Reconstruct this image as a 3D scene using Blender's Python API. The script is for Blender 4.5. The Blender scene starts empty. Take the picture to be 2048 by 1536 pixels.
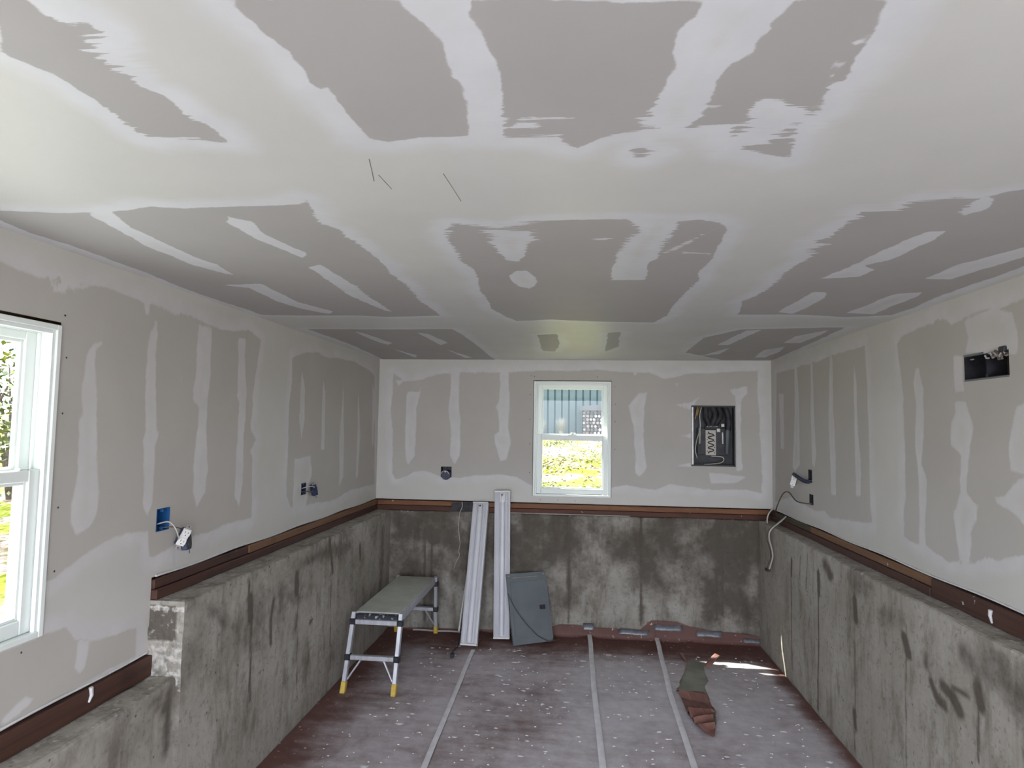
import bpy, bmesh, math, random
import numpy as np
from mathutils import Vector, Matrix, noise
random.seed(7); rng = np.random.default_rng(7)
scene = bpy.context.scene
col = scene.collection

# ------------------------------------------------------------------ camera
cam_d = bpy.data.cameras.new('camera'); cam = bpy.data.objects.new('camera', cam_d); col.objects.link(cam)
cam_d.sensor_width = 36.0; cam_d.lens = 1258.23 * 36.0 / 2048.0; cam_d.clip_start = 0.02; cam_d.clip_end = 300
R_, U_, F_ = Vector((0.99480371, 0.10069974, 0.01500498)), Vector((-0.00812346, -0.06840232, 0.99762475)), Vector((-0.10148692, 0.99256269, 0.06722885))
cam.matrix_world = Matrix(((R_.x, U_.x, -F_.x, 0), (R_.y, U_.y, -F_.y, 0), (R_.z, U_.z, -F_.z, 1.64), (0, 0, 0, 1)))
scene.camera = cam

# ------------------------------------------------------------------ sky, sun, exposure
world = bpy.data.worlds.new('sky'); scene.world = world; world.use_nodes = True
bg = world.node_tree.nodes['Background']; bg.inputs[0].default_value = (0.90, 0.98, 1.10, 1); bg.inputs[1].default_value = 9.0
sun_d = bpy.data.lights.new('sun', 'SUN'); sun = bpy.data.objects.new('sun', sun_d); col.objects.link(sun)
sun_d.energy = 32.0; sun_d.angle = 0.0093; sun_d.color = (1.0, 0.97, 0.91)
sun.rotation_euler = Vector((0.95, -0.44, -1.10)).to_track_quat('-Z', 'Y').to_euler(); sun.location = (-8, 9, 12)
vs = scene.view_settings
vs.view_transform = 'Standard'; vs.look = 'None'; vs.exposure = 0.0; vs.gamma = 1.0; vs.use_curve_mapping = False
try:
    scene.cycles.use_denoising = True; scene.cycles.use_adaptive_sampling = True; scene.cycles.adaptive_threshold = 0.025; scene.cycles.max_bounces = 6; scene.cycles.diffuse_bounces = 4; scene.cycles.glossy_bounces = 2
    scene.cycles.transparent_max_bounces = 16
except Exception: pass

# ------------------------------------------------------------------ room measures (metres)
XL, XR, YB, H, YR = -1.641, 1.526, 5.117, 2.186, -1.2
CL, CLOW, CR, CB = -1.50, -1.52, 1.41, 5.08        # concrete faces
ZS, ZLOW = 0.944, 0.66                               # concrete tops
YSTEP = 2.345
WIN_B = (-0.343, 0.283, 1.083, 2.013); WIN_L = (1.215, 1.84, 0.972, 1.94); WIN_ADDED = (0.555, 1.180, 0.972, 1.94)

# ------------------------------------------------------------------ helpers
def tag(o, label=None, cat=None, group=None, kind=None):
    if label: o['label'] = label
    if cat: o['category'] = cat
    if group: o['group'] = group
    if kind: o['kind'] = kind
    return o
def empty(name, loc=(0,0,0), rot=None, parent=None):
    o = bpy.data.objects.new(name, None); col.objects.link(o); o.location = loc; o.empty_display_size = .05
    if rot is not None: o.rotation_euler = rot
    if parent: o.parent = parent
    return o
def obj_from(name, me, mat=None, parent=None):
    o = bpy.data.objects.new(name, me); col.objects.link(o)
    if mat is not None and len(me.materials) == 0: me.materials.append(mat)
    if parent: o.parent = parent
    return o
class MB:
    def __init__(s): s.v = []; s.f = []
    def add(s, vs, fs):
        b = len(s.v); s.v += [tuple(v) for v in vs]; s.f += [tuple(i + b for i in f) for f in fs]; return s
    def box(s, a, b, M=None):
        (x0,y0,z0),(x1,y1,z1) = a,b
        vs = [Vector(p) for p in ((x0,y0,z0),(x1,y0,z0),(x1,y1,z0),(x0,y1,z0),(x0,y0,z1),(x1,y0,z1),(x1,y1,z1),(x0,y1,z1))]
        if M is not None: vs = [M @ v for v in vs]
        return s.add(vs, [(0,3,2,1),(4,5,6,7),(0,1,5,4),(1,2,6,5),(2,3,7,6),(3,0,4,7)])
    def tube(s, pts, r, n=8, cap=True):
        pts = [Vector(p) for p in pts]; m = len(pts); rs = r if isinstance(r, (list, tuple)) else [r]*m
        rings = []; up = None
        for i, p in enumerate(pts):
            t = (pts[min(i+1,m-1)] - pts[max(i-1,0)])
            if t.length < 1e-9: t = Vector((0,0,1))
            t.normalize()
            if up is None: up = Vector((0,0,1)) if abs(t.z) < .9 else Vector((1,0,0))
            a = t.cross(up)
            if a.length < 1e-6: a = t.orthogonal()
            a.normalize(); b = t.cross(a).normalized(); up = b.cross(t) if False else up
            rings.append([p + (a*math.cos(2*math.pi*k/n) + b*math.sin(2*math.pi*k/n))*rs[i] for k in range(n)])
        vs = [v for rg in rings for v in rg]; fs = []
        for i in range(m-1):
            for k in range(n):
                k2 = (k+1) % n; fs.append((i*n+k, i*n+k2, (i+1)*n+k2, (i+1)*n+k))
        if cap: fs.append(tuple(range(n))[::-1]); fs.append(tuple((m-1)*n+k for k in range(n)))
        return s.add(vs, fs)
    def bar(s, p, q, w, d, side=(1,0,0)):     # rectangular bar from p to q
        p, q = Vector(p), Vector(q); t = (q-p).normalized(); a = Vector(side); a = (a - t*a.dot(t)).normalized(); b = t.cross(a)
        vs = [e + a*sx*w/2 + b*sy*d/2 for e in (p, q) for sx, sy in ((-1,-1),(1,-1),(1,1),(-1,1))]
        return s.add(vs, [(3,2,1,0),(4,5,6,7),(0,1,5,4),(1,2,6,5),(2,3,7,6),(3,0,4,7)])
    def prism(s, poly, h, M=None):            # polygon in xy extruded 0..h in z
        n = len(poly); vs = [Vector((x,y,0)) for x,y in poly] + [Vector((x,y,h)) for x,y in poly]
        if M is not None: vs = [M @ v for v in vs]
        return s.add(vs, [tuple(range(n))[::-1], tuple(range(n,2*n))] + [(i,(i+1)%n,n+(i+1)%n,n+i) for i in range(n)])
    def disc(s, c, r, n, nrm, ):
        c = Vector(c); nrm = Vector(nrm).normalized(); a = nrm.orthogonal().normalized(); b = nrm.cross(a)
        return s.add([c + (a*math.cos(2*math.pi*k/n)+b*math.sin(2*math.pi*k/n))*r for k in range(n)], [tuple(range(n))])
    def mesh(s, name, mat=None, smooth=False, bevel=0):
        me = bpy.data.meshes.new(name); me.from_pydata([tuple(v) for v in s.v], [], s.f)
        bm = bmesh.new(); bm.from_mesh(me); bmesh.ops.recalc_face_normals(bm, faces=bm.faces)
        if bevel:
            es = [e for e in bm.edges if len(e.link_faces) == 2 and e.calc_face_angle(0) > .6]
            bmesh.ops.bevel(bm, geom=es, offset=bevel, segments=1, affect='EDGES', clamp_overlap=True)
        bm.to_mesh(me); bm.free()
        if smooth:
            for p in me.polygons: p.use_smooth = True
        if mat is not None: me.materials.append(mat)
        return me
    def build(s, name, mat, parent=None, smooth=False, bevel=0):
        return obj_from(name, s.mesh(name, mat, smooth, bevel), None, parent)
def catmull(pts, n=6):
    P = [Vector(p) for p in pts]; P = [P[0]*2-P[1]] + P + [P[-1]*2-P[-2]]; out = []
    for i in range(1, len(P)-2):
        for k in range(n):
            t = k/n; a,b,c,d = P[i-1],P[i],P[i+1],P[i+2]
            out.append(.5*((2*b)+(c-a)*t+(2*a-5*b+4*c-d)*t*t+(3*b-a-3*c+d)*t**3))
    out.append(P[-2]); return out

# ------------------------------------------------------------------ materials
def newmat(name):
    m = bpy.data.materials.new(name); m.use_nodes = True; nt = m.node_tree
    return m, nt, nt.nodes['Principled BSDF']
class NT:
    def __init__(s, nt): s.nt = nt
    def n(s, t, **kw):
        nd = s.nt.nodes.new(t)
        for k, v in kw.items(): setattr(nd, k, v)
        return nd
    def l(s, a, b): s.nt.links.new(a, b)
    def val(s, sock, x):
        if hasattr(x, 'is_linked') or hasattr(x, 'links'): s.l(x, sock)
        else: sock.default_value = x
    def math(s, op, a, b=None, c=None):
        nd = s.n('ShaderNodeMath', operation=op); s.val(nd.inputs[0], a)
        if b is not None: s.val(nd.inputs[1], b)
        if c is not None: s.val(nd.inputs[2], c)
        return nd.outputs[0]
    def ramp(s, x, a, b, c=0., d=1., smooth=True):
        nd = s.n('ShaderNodeMapRange'); nd.interpolation_type = 'SMOOTHSTEP' if smooth else 'LINEAR'
        s.val(nd.inputs[0], x); nd.inputs[1].default_value = a; nd.inputs[2].default_value = b; nd.inputs[3].default_value = c; nd.inputs[4].default_value = d
        return nd.outputs[0]
    def mix(s, f, a, b):
        nd = s.n('ShaderNodeMix', data_type='RGBA'); s.val(nd.inputs[0], f)
        s.val(nd.inputs[6], (*a, 1) if isinstance(a, tuple) and len(a) == 3 else a); s.val(nd.inputs[7], (*b, 1) if isinstance(b, tuple) and len(b) == 3 else b)
        return nd.outputs[2]
    def coords(s, kind='Object', scale=(1,1,1)):
        tc = s.n('ShaderNodeTexCoord'); mp = s.n('ShaderNodeMapping'); s.l(tc.outputs[kind], mp.inputs[0]); mp.inputs[3].default_value = scale
        return mp.outputs[0]
    def noise(s, vec, scale, detail=3, rough=.55, dist=0.):
        nd = s.n('ShaderNodeTexNoise'); s.l(vec, nd.inputs['Vector']); nd.inputs['Scale'].default_value = scale
        nd.inputs['Detail'].default_value = detail; nd.inputs['Roughness'].default_value = rough; nd.inputs['Distortion'].default_value = dist
        return nd.outputs['Fac']
    def attr(s, name):
        nd = s.n('ShaderNodeAttribute'); nd.attribute_name = name; return nd.outputs['Fac']
    def bump(s, h, strength, dist, bsdf):
        nd = s.n('ShaderNodeBump'); s.val(nd.inputs['Height'], h); nd.inputs['Strength'].default_value = strength; nd.inputs['Distance'].default_value = dist
        s.l(nd.outputs[0], bsdf.inputs['Normal'])
def simple(name, c1, c2=None, scale=12, rough=.6, metal=0., bump=0., stretch=(1,1,1), lo=.35, hi=.65, spec=None):
    m, nt, b = newmat(name); g = NT(nt)
    v = g.coords('Object', stretch); nz = g.noise(v, scale, 5)
    c2 = c2 or tuple(min(1, c*1.15) for c in c1)
    g.l(g.mix(g.ramp(nz, lo, hi), c1, c2), b.inputs['Base Color'])
    b.inputs['Roughness'].default_value = rough; b.inputs['Metallic'].default_value = metal
    if spec is not None: b.inputs['Specular IOR Level'].default_value = spec
    if bump: g.bump(nz, .5, bump, b)
    return m
def drywall_mat(name, streak, BD, RM, CN, soft, rmud):
    m, nt, b = newmat(name); g = NT(nt)
    v = g.coords(); vs_ = g.coords('Object', streak)
    mud, rag = g.attr('mud'), g.attr('rag')
    n1 = g.math('SUBTRACT', g.noise(v, 22, 5, .65), .5)
    n2 = g.math('SUBTRACT', g.noise(vs_, 1.0, 4, .6, .4), .5)
    n3 = g.noise(v, 5.0, 3)
    s = g.math('MULTIPLY_ADD', n1, .020, mud); s = g.math('MULTIPLY_ADD', g.math('SUBTRACT', n3, .5), .030, s)
    s = g.math('MULTIPLY_ADD', g.math('MULTIPLY', n2, rag), .13, s)
    mask = g.ramp(s, -soft*.4, soft)
    t = g.ramp(g.math('MULTIPLY_ADD', g.math('SUBTRACT', n3, .5), .07, s), .02, .085)
    fine = g.noise(v, 3.0, 4)
    board = g.mix(g.ramp(fine, .3, .7), tuple(x*.97 for x in BD), tuple(x*1.03 for x in BD))
    rim = g.mix(g.ramp(g.noise(v, 9, 4), .3, .7), tuple(x*.965 for x in RM), tuple(x*1.035 for x in RM))
    cen = g.mix(g.ramp(fine, .3, .7), tuple(x*.97 for x in CN), tuple(x*1.03 for x in CN))
    c = g.mix(mask, board, g.mix(t, rim, cen))
    g.l(c, b.inputs['Base Color'])
    b.inputs['Specular IOR Level'].default_value = .5
    g.l(g.ramp(mask, 0, 1, rmud+.15, rmud), b.inputs['Roughness'])
    hgt = g.math('MULTIPLY_ADD', g.noise(vs_, 1.0, 1), .3, g.ramp(mud, -.004, .05))
    g.bump(hgt, .35, .0012, b)
    return m
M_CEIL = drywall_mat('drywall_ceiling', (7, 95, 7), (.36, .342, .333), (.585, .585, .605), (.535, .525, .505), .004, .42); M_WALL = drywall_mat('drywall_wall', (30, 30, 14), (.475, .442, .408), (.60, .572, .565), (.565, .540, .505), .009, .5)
def concrete_mat(name, c1, c2):
    m, nt, b = newmat(name); g = NT(nt); v = g.coords()
    st, pale = g.attr('stain'), g.attr('pale')
    big = g.noise(v, 2.6, 6, .62, .3); mid = g.noise(g.coords('Object', (3, 3, 1)), 3.0, 6, .68); fin = g.noise(v, 45, 4, .6)
    c = g.mix(g.ramp(big, .3, .72), c1, c2)
    c = g.mix(g.ramp(mid, .47, .72, 0, .72), c, (.135, .112, .086)); vst = g.noise(g.coords('Object', (11, 11, 1.3)), 1.0, 5, .65); c = g.mix(g.ramp(vst, .54, .74, 0, .55), c, (.12, .10, .08)); c = g.mix(g.ramp(vst, .46, .28, 0, .35), c, (.42, .395, .365))
    c = g.mix(g.ramp(fin, .54, .70, 0, .5), c, (.15, .135, .115))
    vo = g.n('ShaderNodeTexVoronoi'); g.l(v, vo.inputs['Vector']); vo.inputs['Scale'].default_value = 17
    pit = g.math('MULTIPLY', g.ramp(vo.outputs['Distance'], .05, .13, 1, 0), g.ramp(g.noise(v, 6, 1), .52, .58))
    c = g.mix(g.math('MULTIPLY', pit, .75), c, (.05, .045, .04))
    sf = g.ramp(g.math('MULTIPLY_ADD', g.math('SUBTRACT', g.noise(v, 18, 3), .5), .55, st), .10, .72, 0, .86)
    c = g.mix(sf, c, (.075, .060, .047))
    pf = g.ramp(g.math('MULTIPLY_ADD', g.math('SUBTRACT', g.noise(v, 35, 4), .5), 1.3, pale), .45, .75)
    c = g.mix(pf, c, (.52, .49, .46))
    g.l(c, b.inputs['Base Color']); b.inputs['Roughness'].default_value = .85; b.inputs['Specular IOR Level'].default_value = .25
    g.bump(g.noise(v, 30, 2), .5, .005, b)
    return m
M_CONC = concrete_mat('foundation_concrete', (.315, .285, .248), (.415, .385, .348))
M_SLAB = simple('slab_concrete', (.235, .235, .195), (.31, .305, .26), 6, .85, bump=.002)
def wood_mat(name, c1, c2, along):
    m, nt, b = newmat(name); g = NT(nt)
    st = {'x': (1.5, 45, 45), 'y': (45, 1.5, 45)}[along]
    nz = g.noise(g.coords('Object', st), 1.0, 5, .6, .5); bl = g.noise(g.coords(), 4.0, 3)
    c = g.mix(g.ramp(nz, .3, .7), c1, c2); c = g.mix(g.ramp(bl, .55, .75, 0, .5), c, tuple(x*.45 for x in c1))
    wh = g.noise(g.coords(), 26, 3); c = g.mix(g.ramp(wh, .715, .74), c, (.5, .47, .44))
    g.l(c, b.inputs['Base Color']); b.inputs['Roughness'].default_value = .65; g.bump(nz, .4, .002, b)
    return m
W_DARK_Y = wood_mat('sill_dark_y', (.050, .020, .014), (.085, .034, .022), 'y')
W_TAN_Y = wood_mat('sill_tan_y', (.15, .072, .036), (.22, .11, .055), 'y')
W_DARK_X = wood_mat('sill_dark_x', (.060, .017, .009), (.10, .028, .014), 'x')
W_TAN_X = wood_mat('sill_tan_x', (.15, .058, .024), (.24, .10, .04), 'x')
W_OLIVE_Y = wood_mat('sill_olive_y', (.045, .035, .018), (.08, .062, .035), 'y')
M_VINYL = simple('white_vinyl', (.78, .82, .79), (.82, .85, .83), 3, .35)
M_DRYMUD = simple('dry_compound', (.60, .58, .58), (.68, .66, .66), 30, .8, bump=.001)
M_DARK = simple('black_plastic', (.012, .012, .016), (.03, .03, .04), 20, .45)
M_NAVY = simple('navy_plastic', (.012, .016, .05), (.025, .035, .09), 20, .4)
M_BLUE = simple('blue_plastic', (.012, .075, .22), (.02, .105, .29), 10, .4)
M_IVORY = simple('white_plastic', (.72, .70, .68), (.78, .76, .74), 10, .35)
M_STEEL = simple('zinc_steel', (.42, .40, .40), (.55, .53, .52), 30, .4, .8)
M_ALU = simple('aluminium', (.50, .50, .55), (.62, .62, .67), 25, .42, .55, stretch=(1,1,.2))
M_YELLOW = simple('yellow_rubber', (.55, .36, .05), (.65, .46, .09), 25, .6)
M_DECK = simple('platform_deck', (.44, .455, .405), (.50, .515, .465), 8, .7)
M_BLACKMUD = simple('black_with_compound', (.02, .02, .03), (.42, .40, .42), 38, .6, lo=.56, hi=.66)
M_FIXTURE = simple('fixture_white', (.62, .61, .65), (.68, .67, .71), 4, .45)
M_FIXLENS = simple('fixture_lens', (.66, .65, .70), (.72, .71, .75), 4, .3)
M_GREY = simple('grey_enamel', (.135, .15, .165), (.16, .175, .19), 6, .45)
M_DARKGREY = simple('dark_grey_enamel', (.022, .021, .023), (.04, .037, .04), 6, .5)
M_CABLEW = simple('cable_white', (.45, .42, .38), (.52, .49, .45), 20, .5)
M_CABLED = simple('cable_brown', (.07, .05, .045), (.11, .085, .07), 20, .5)
M_CABLEY = simple('cable_yellow', (.40, .24, .06), (.5, .3, .08), 20, .5)
M_TAPE = simple('masking_tape', (.68, .65, .68), (.78, .75, .78), 18, .6, bump=.001)
M_DUCT = simple('duct_tape', (.17, .175, .20), (.25, .26, .29), 25, .4, .3, bump=.002)
M_MEMB = simple('membrane', (.022, .020, .026), (.045, .04, .048), 20, .7)
M_SHEATH = simple('sheathing', (.25, .19, .12), (.32, .25, .16), 10, .8)
M_ROOF = simple('roofing', (.16, .155, .15), (.22, .21, .2), 20, .9)
def glass_mat():
    m, nt, b = newmat('window_glass'); g = NT(nt); out = nt.nodes['Material Output']
    tr = g.n('ShaderNodeBsdfTransparent'); tr.inputs[0].default_value = (.64, .68, .66, 1)
    gl = g.n('ShaderNodeBsdfGlossy'); gl.inputs['Roughness'].default_value = .02
    fr = g.n('ShaderNodeFresnel'); fr.inputs[0].default_value = 1.45; mx = g.n('ShaderNodeMixShader')
    sm = g.ramp(g.noise(g.coords(), 30, 3), .62, .72, 0, .05)
    df = g.n('ShaderNodeBsdfDiffuse'); m2 = g.n('ShaderNodeMixShader')
    g.l(fr.outputs[0], mx.inputs[0]); g.l(tr.outputs[0], mx.inputs[1]); g.l(gl.outputs[0], mx.inputs[2])
    g.l(sm, m2.inputs[0]); g.l(mx.outputs[0], m2.inputs[1]); g.l(df.outputs[0], m2.inputs[2]); g.l(m2.outputs[0], out.inputs[0])
    return m
M_GLASS = glass_mat()
def paper_mat():
    m, nt, b = newmat('rosin_paper'); g = NT(nt); v = g.coords(); du = g.attr('dust')
    a = g.noise(v, 2.2, 6, .65, .4); f = g.noise(v, 14, 5, .65); s = g.noise(g.coords('Object', (2, 9, 1)), 1.6, 5, .6)
    pap = g.mix(g.ramp(a, .3, .7), (.125, .056, .046), (.17, .082, .068))
    dust = g.mix(g.ramp(f, .3, .7), (.57, .53, .565), (.65, .61, .645))
    k = g.math('MULTIPLY_ADD', g.math('SUBTRACT', a, .5), .9, du); k = g.math('MULTIPLY_ADD', g.math('SUBTRACT', s, .5), .6, k); k = g.math('MULTIPLY_ADD', g.math('SUBTRACT', f, .5), .35, k)
    c = g.mix(g.ramp(k, .05, .95, 0, .9), pap, dust)
    sp = g.noise(v, 38, 3, .6); c = g.mix(g.math('MULTIPLY', g.ramp(sp, .66, .71), .8), c, (.62, .60, .61))
    g.l(c, b.inputs['Base Color']); b.inputs['Roughness'].default_value = .62; b.inputs['Specular IOR Level'].default_value = .4
    g.bump(g.noise(v, 12, 2), .35, .004, b)
    return m
M_PAPER = paper_mat()
M_PAPER_IN = simple('rosin_paper_torn', (.17, .075, .06), (.24, .115, .095), 9, .7)

# ------------------------------------------------------------------ surface data
# Joint-compound outlines in millimetres on each surface (b = bare board, m = compound)
CEIL_SHAPES=[
('b',[(-753,715),(-724,717),(-724,748),(-705,771),(-696,772),(-676,773),(-683,788),(-703,798),(-715,803),(-720,826),(-716,884),(-714,935),(-696,957),(-696,1022),(-679,1074),(-680,1134),(-710,1125),(-765,1107),(-821,1097),(-825,1078),(-822,985),(-826,910),(-844,856),(-861,822)]),
('b',[(-447,739),(-447,773),(-441,788),(-440,815),(-429,857),(-432,874),(-424,898),(-431,931),(-422,957),(-404,948),(-404,979),(-406,1030),(-398,1088),(-396,1136),(-364,1154),(-290,1142),(-208,1141),(-136,1140),(-24,1142),(-24,1179),(-1,1207),(44,1159),(127,1140),(150,1136),(201,1130),(295,1127),(302,1048),(329,1055),(376,1081),(404,1089),(404,1060),(391,1001),(410,994),(405,938),(403,884),(388,806)]),
('m',[(-221,738),(-231,766),(-213,806),(-196,849),(-200,942),(-191,953),(-191,994),(-204,1115),(-215,1177),(-141,1182),(-123,1068),(-124,1027),(-118,954),(-113,931),(-122,880),(-134,831),(-142,790),(-135,745)]),
('m',[(156,769),(155,823),(148,827),(134,852),(131,871),(142,935),(135,998),(123,1073),(135,1101),(151,1144),(204,1148),(201,1130),(215,1070),(217,1009),(220,964),(227,941),(257,913),(257,881),(265,851),(258,839),(268,826),(271,796),(273,778)]),
('m',[(101,1099),(112,1085),(125,1088),(149,1077),(246,1057),(184,1083),(154,1114),(120,1119)]),
('m',[(-123,1101),(-109,1084),(-68,1087),(-10,1083),(-69,1098),(-77,1114),(-123,1117)]),
('m',[(387,990),(379,962),(380,939),(389,945),(389,966),(398,996)]),
('m',[(378,895),(398,882),(401,896),(390,903)]),
('b',[(384,1141),(429,1284),(383,1258),(322,1227),(357,1216),(370,1185)]),
('b',[(285,1177),(284,1130),(291,1131),(296,1166)]),
('b',[(107,1230),(120,1208),(138,1230),(126,1252)]),
('b',[(-1534,1414),(-1507,1471),(-1365,1499),(-1221,1507),(-1080,1477),(-1010,1496),(-938,1486),(-760,1485),(-683,1475),(-659,1449),(-697,1613),(-668,1676),(-669,1770),(-655,1916),(-674,2252),(-668,2376),(-690,2723),(-675,3053),(-963,3091),(-1094,3046),(-1399,3041),(-1592,3023),(-1587,2886),(-1612,2505),(-1588,2193),(-1580,2004),(-1578,1825),(-1595,1668),(-1586,1551),(-1589,1466)]),
('m',[(-1298,1530),(-1261,1485),(-1206,1489),(-1258,1621),(-1263,1760),(-1264,1941),(-1245,2039),(-1271,2197),(-1303,2135),(-1340,2035),(-1337,1804),(-1313,1645)]),
('m',[(-925,1551),(-877,1603),(-901,1709),(-867,1911),(-905,1970),(-952,1756),(-958,1599)]),
('m',[(-937,2093),(-884,2054),(-865,2396),(-885,2527),(-886,2953),(-923,2913),(-965,2586),(-951,2315)]),
('m',[(-1415,2350),(-1233,2330),(-1246,2496),(-1249,2709),(-1180,2934),(-1228,3001),(-1314,2853),(-1347,2672),(-1328,2408)]),
('b',[(-369,1719),(-336,1642),(-213,1691),(-114,1654),(-50,1637),(116,1638),(268,1663),(315,1649),(374,1681),(407,1738),(431,2037),(420,2227),(441,2341),(426,2831),(431,3085),(394,3275),(119,3241),(-140,3177),(-308,3221),(-350,3101),(-393,2873),(-383,2439),(-356,2138),(-384,2000),(-371,1868),(-379,1790)]),
('m',[(-259,1711),(-119,1710),(-119,1789),(-146,1847),(-165,1974),(-194,2052),(-236,2025),(-248,1858)]),
('m',[(-248,2245),(-217,2165),(-178,2167),(-153,2272),(-152,2394),(-186,2464),(-231,2409)]),
('m',[(111,1603),(169,1725),(150,1812),(128,1914),(122,2053),(116,2215),(125,2322),(249,2326),(247,2220),(239,2103),(259,2017),(254,1920),(261,1818),(268,1663),(259,1611)]),
('m',[(261,1976),(286,1906),(324,1831),(377,1719),(385,1711),(351,1785),(332,1851),(298,1939)]),
('m',[(325,1957),(410,1972),(413,1989),(328,1974)]),
('m',[(51,1817),(86,1794),(73,1828)]),
('b',[(709,1615),(787,1619),(798,1537),(872,1528),(919,1544),(951,1523),(955,1496),(993,1483),(1056,1466),(1443,2015),(1447,2175),(1449,2394),(1438,2598),(1470,2937),(1461,3075),(1286,3126),(1039,3054),(761,3050),(709,2737),(732,2605),(739,2434),(721,2190),(731,2039),(736,1982),(693,1952),(736,1892),(685,1869),(712,1817),(712,1700)]),
('m',[(934,1639),(928,1554),(937,1507),(979,1557),(996,1617),(968,1655)]),
('m',[(995,1778),(946,1784),(908,1973),(906,2107),(872,2334),(991,2301),(1001,2202),(945,2147),(994,2074),(1007,1866)]),
('m',[(1231,2340),(1227,2146),(1303,1955),(1337,1883),(1409,1987),(1374,2062),(1354,2184),(1326,2359)]),
('m',[(923,2988),(928,2546),(980,2566),(1013,2663),(1019,2845),(1007,3041)]),
('m',[(1238,3019),(1253,2593),(1344,2568),(1361,2643),(1363,2876),(1379,3060)]),
('b',[(-1554,3482),(-1081,3503),(-700,3486),(-683,3762),(-672,4710),(-670,5139),(-1616,5177),(-1542,4144),(-1546,3721)]),
('m',[(-1310,3579),(-1276,3638),(-1228,4089),(-1290,4193),(-1322,3967)]),
('m',[(-940,3619),(-882,3679),(-849,4084),(-922,4188)]),
('m',[(-1315,4445),(-1241,4794),(-1299,4974),(-1315,4729)]),
('m',[(-932,4438),(-824,4957),(-892,4996)]),
('b',[(-232,3719),(-118,3678),(-113,4176),(-155,4539),(-240,4511)]),
('b',[(183,3639),(243,3601),(281,4248),(204,4531)]),
('b',[(757,3841),(889,3511),(1222,3461),(1406,3445),(1440,3880),(1519,5052),(1144,5067),(776,4577)]),
('m',[(906,4162),(930,3547),(1005,3512),(992,3840),(974,4161)]),
('m',[(1285,4060),(1263,3777),(1359,3513),(1385,3736),(1387,4059)]),
('m',[(1333,4882),(1270,4419),(1355,4231),(1407,4502),(1412,4879)]),
('m',[(919,4794),(1020,4288),(1035,4662)]),
]
CEIL_RAGGED=[(-703,841,72,1),(-226,1686,230,1),(-769,1056,75,1),(360,1136,96,1),(154,1112,89,0.6),(-69,1102,89,0.6),(720,1927,157,0.7),(769,1586,173,1),(152,1822,220,0.7),(197,2590,350,0.5),(131,1222,68,0.8),(-353,1930,161,0.6),(-638,1686,210,0.35),(446,1055,83,0.4),(-674,2466,346,0.4),(760,2426,242,0.5)]
LEFT_SHAPES=[
('b',[(1495,2101),(1613,2088),(1661,2074),(1737,2073),(1818,2089),(1855,2075),(1970,2098),(2054,2104),(2215,2084),(2227,2044),(2252,2048),(2257,2086),(2307,2090),(2392,2075),(2530,2089),(2651,2070),(2731,2066),(3022,2096),(3085,2079),(3112,2068),(3093,1974),(3072,1858),(3049,1772),(3058,1729),(3049,1602),(3108,1555),(3048,1496),(3081,1457),(3091,1160),(2864,1164),(2711,1144),(2550,1148),(2376,1119),(2329,1119),(2312,1217),(2184,1227),(2131,1227),(2023,1198),(1858,1137),(1686,1135),(1567,1153)]),
('m',[(1793,2067),(1795,2038),(1819,2031),(1839,2042),(1841,2069),(1886,2067),(1939,2080),(1970,2105),(1854,2088)]),
('m',[(1979,1899),(2015,1908),(1987,1883),(2003,1767),(2014,1661),(2030,1482),(2047,1390),(2039,1314),(2013,1277),(1952,1256),(1927,1303),(1927,1358),(1942,1455),(1937,1573),(1938,1641),(1954,1660),(1936,1728),(1949,1860)]),
('m',[(2282,2038),(2300,2035),(2299,1896),(2313,1718),(2331,1605),(2344,1591),(2327,1540),(2336,1438),(2328,1315),(2300,1269),(2271,1310),(2256,1529),(2248,1567),(2262,1601),(2250,1816),(2255,1942)]),
('m',[(2572,2063),(2675,2067),(2681,1847),(2668,1715),(2668,1626),(2692,1424),(2681,1325),(2616,1254),(2584,1335),(2584,1517),(2601,1702),(2552,1733),(2551,1786),(2563,1863),(2561,1972)]),
('m',[(2888,2051),(2967,2063),(2969,1923),(2998,1800),(2989,1627),(2997,1355),(2971,1218),(2924,1289),(2920,1506),(2931,1700),(2902,1772),(2904,1919)]),
('m',[(2464,1837),(2477,1839),(2477,1801),(2464,1800)]),
('b',[(1580,978),(1700,962),(1846,970),(1931,967),(1977,911),(2048,879),(2172,869),(2269,859),(2274,758),(1716,746),(1598,749)]),
('m',[(1984,918),(2047,894),(2038,844),(2025,806),(2005,787),(1980,818)]),
('m',[(1714,778),(1797,812),(1831,784),(1801,770),(1740,752),(1716,754)]),
('b',[(3490,2014),(3500,1893),(3474,1744),(3480,1531),(3480,1233),(3545,1148),(3728,1143),(4131,1124),(4578,1162),(5071,1151),(4988,2030),(4835,2066),(4524,2105),(4178,2090),(3970,2077),(3847,2098),(3669,2071)]),
('m',[(3622,1965),(3675,1842),(3683,1660),(3651,1545),(3607,1659),(3612,1838)]),
('m',[(3938,1965),(3991,1841),(4007,1470),(3949,1472),(3940,1760)]),
('m',[(4299,2007),(4349,1565),(4366,1266),(4287,1189),(4263,1565),(4291,1772)]),
('m',[(4599,1999),(4695,1561),(4669,1232),(4614,1236),(4623,1618)]),
('m',[(4942,1978),(5030,1860),(5006,1435),(4977,1473)]),
('m',[(3559,1433),(3790,1441),(3821,1336),(3750,1141),(3565,1140)]),
]
LEFT_RAGGED=[(1844,2081,93,0.6),(2405,2076,167,0.4),(3010,2005,154,0.3),(2936,1749,109,0.4),(3722,1295,217,0.3)]
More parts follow.
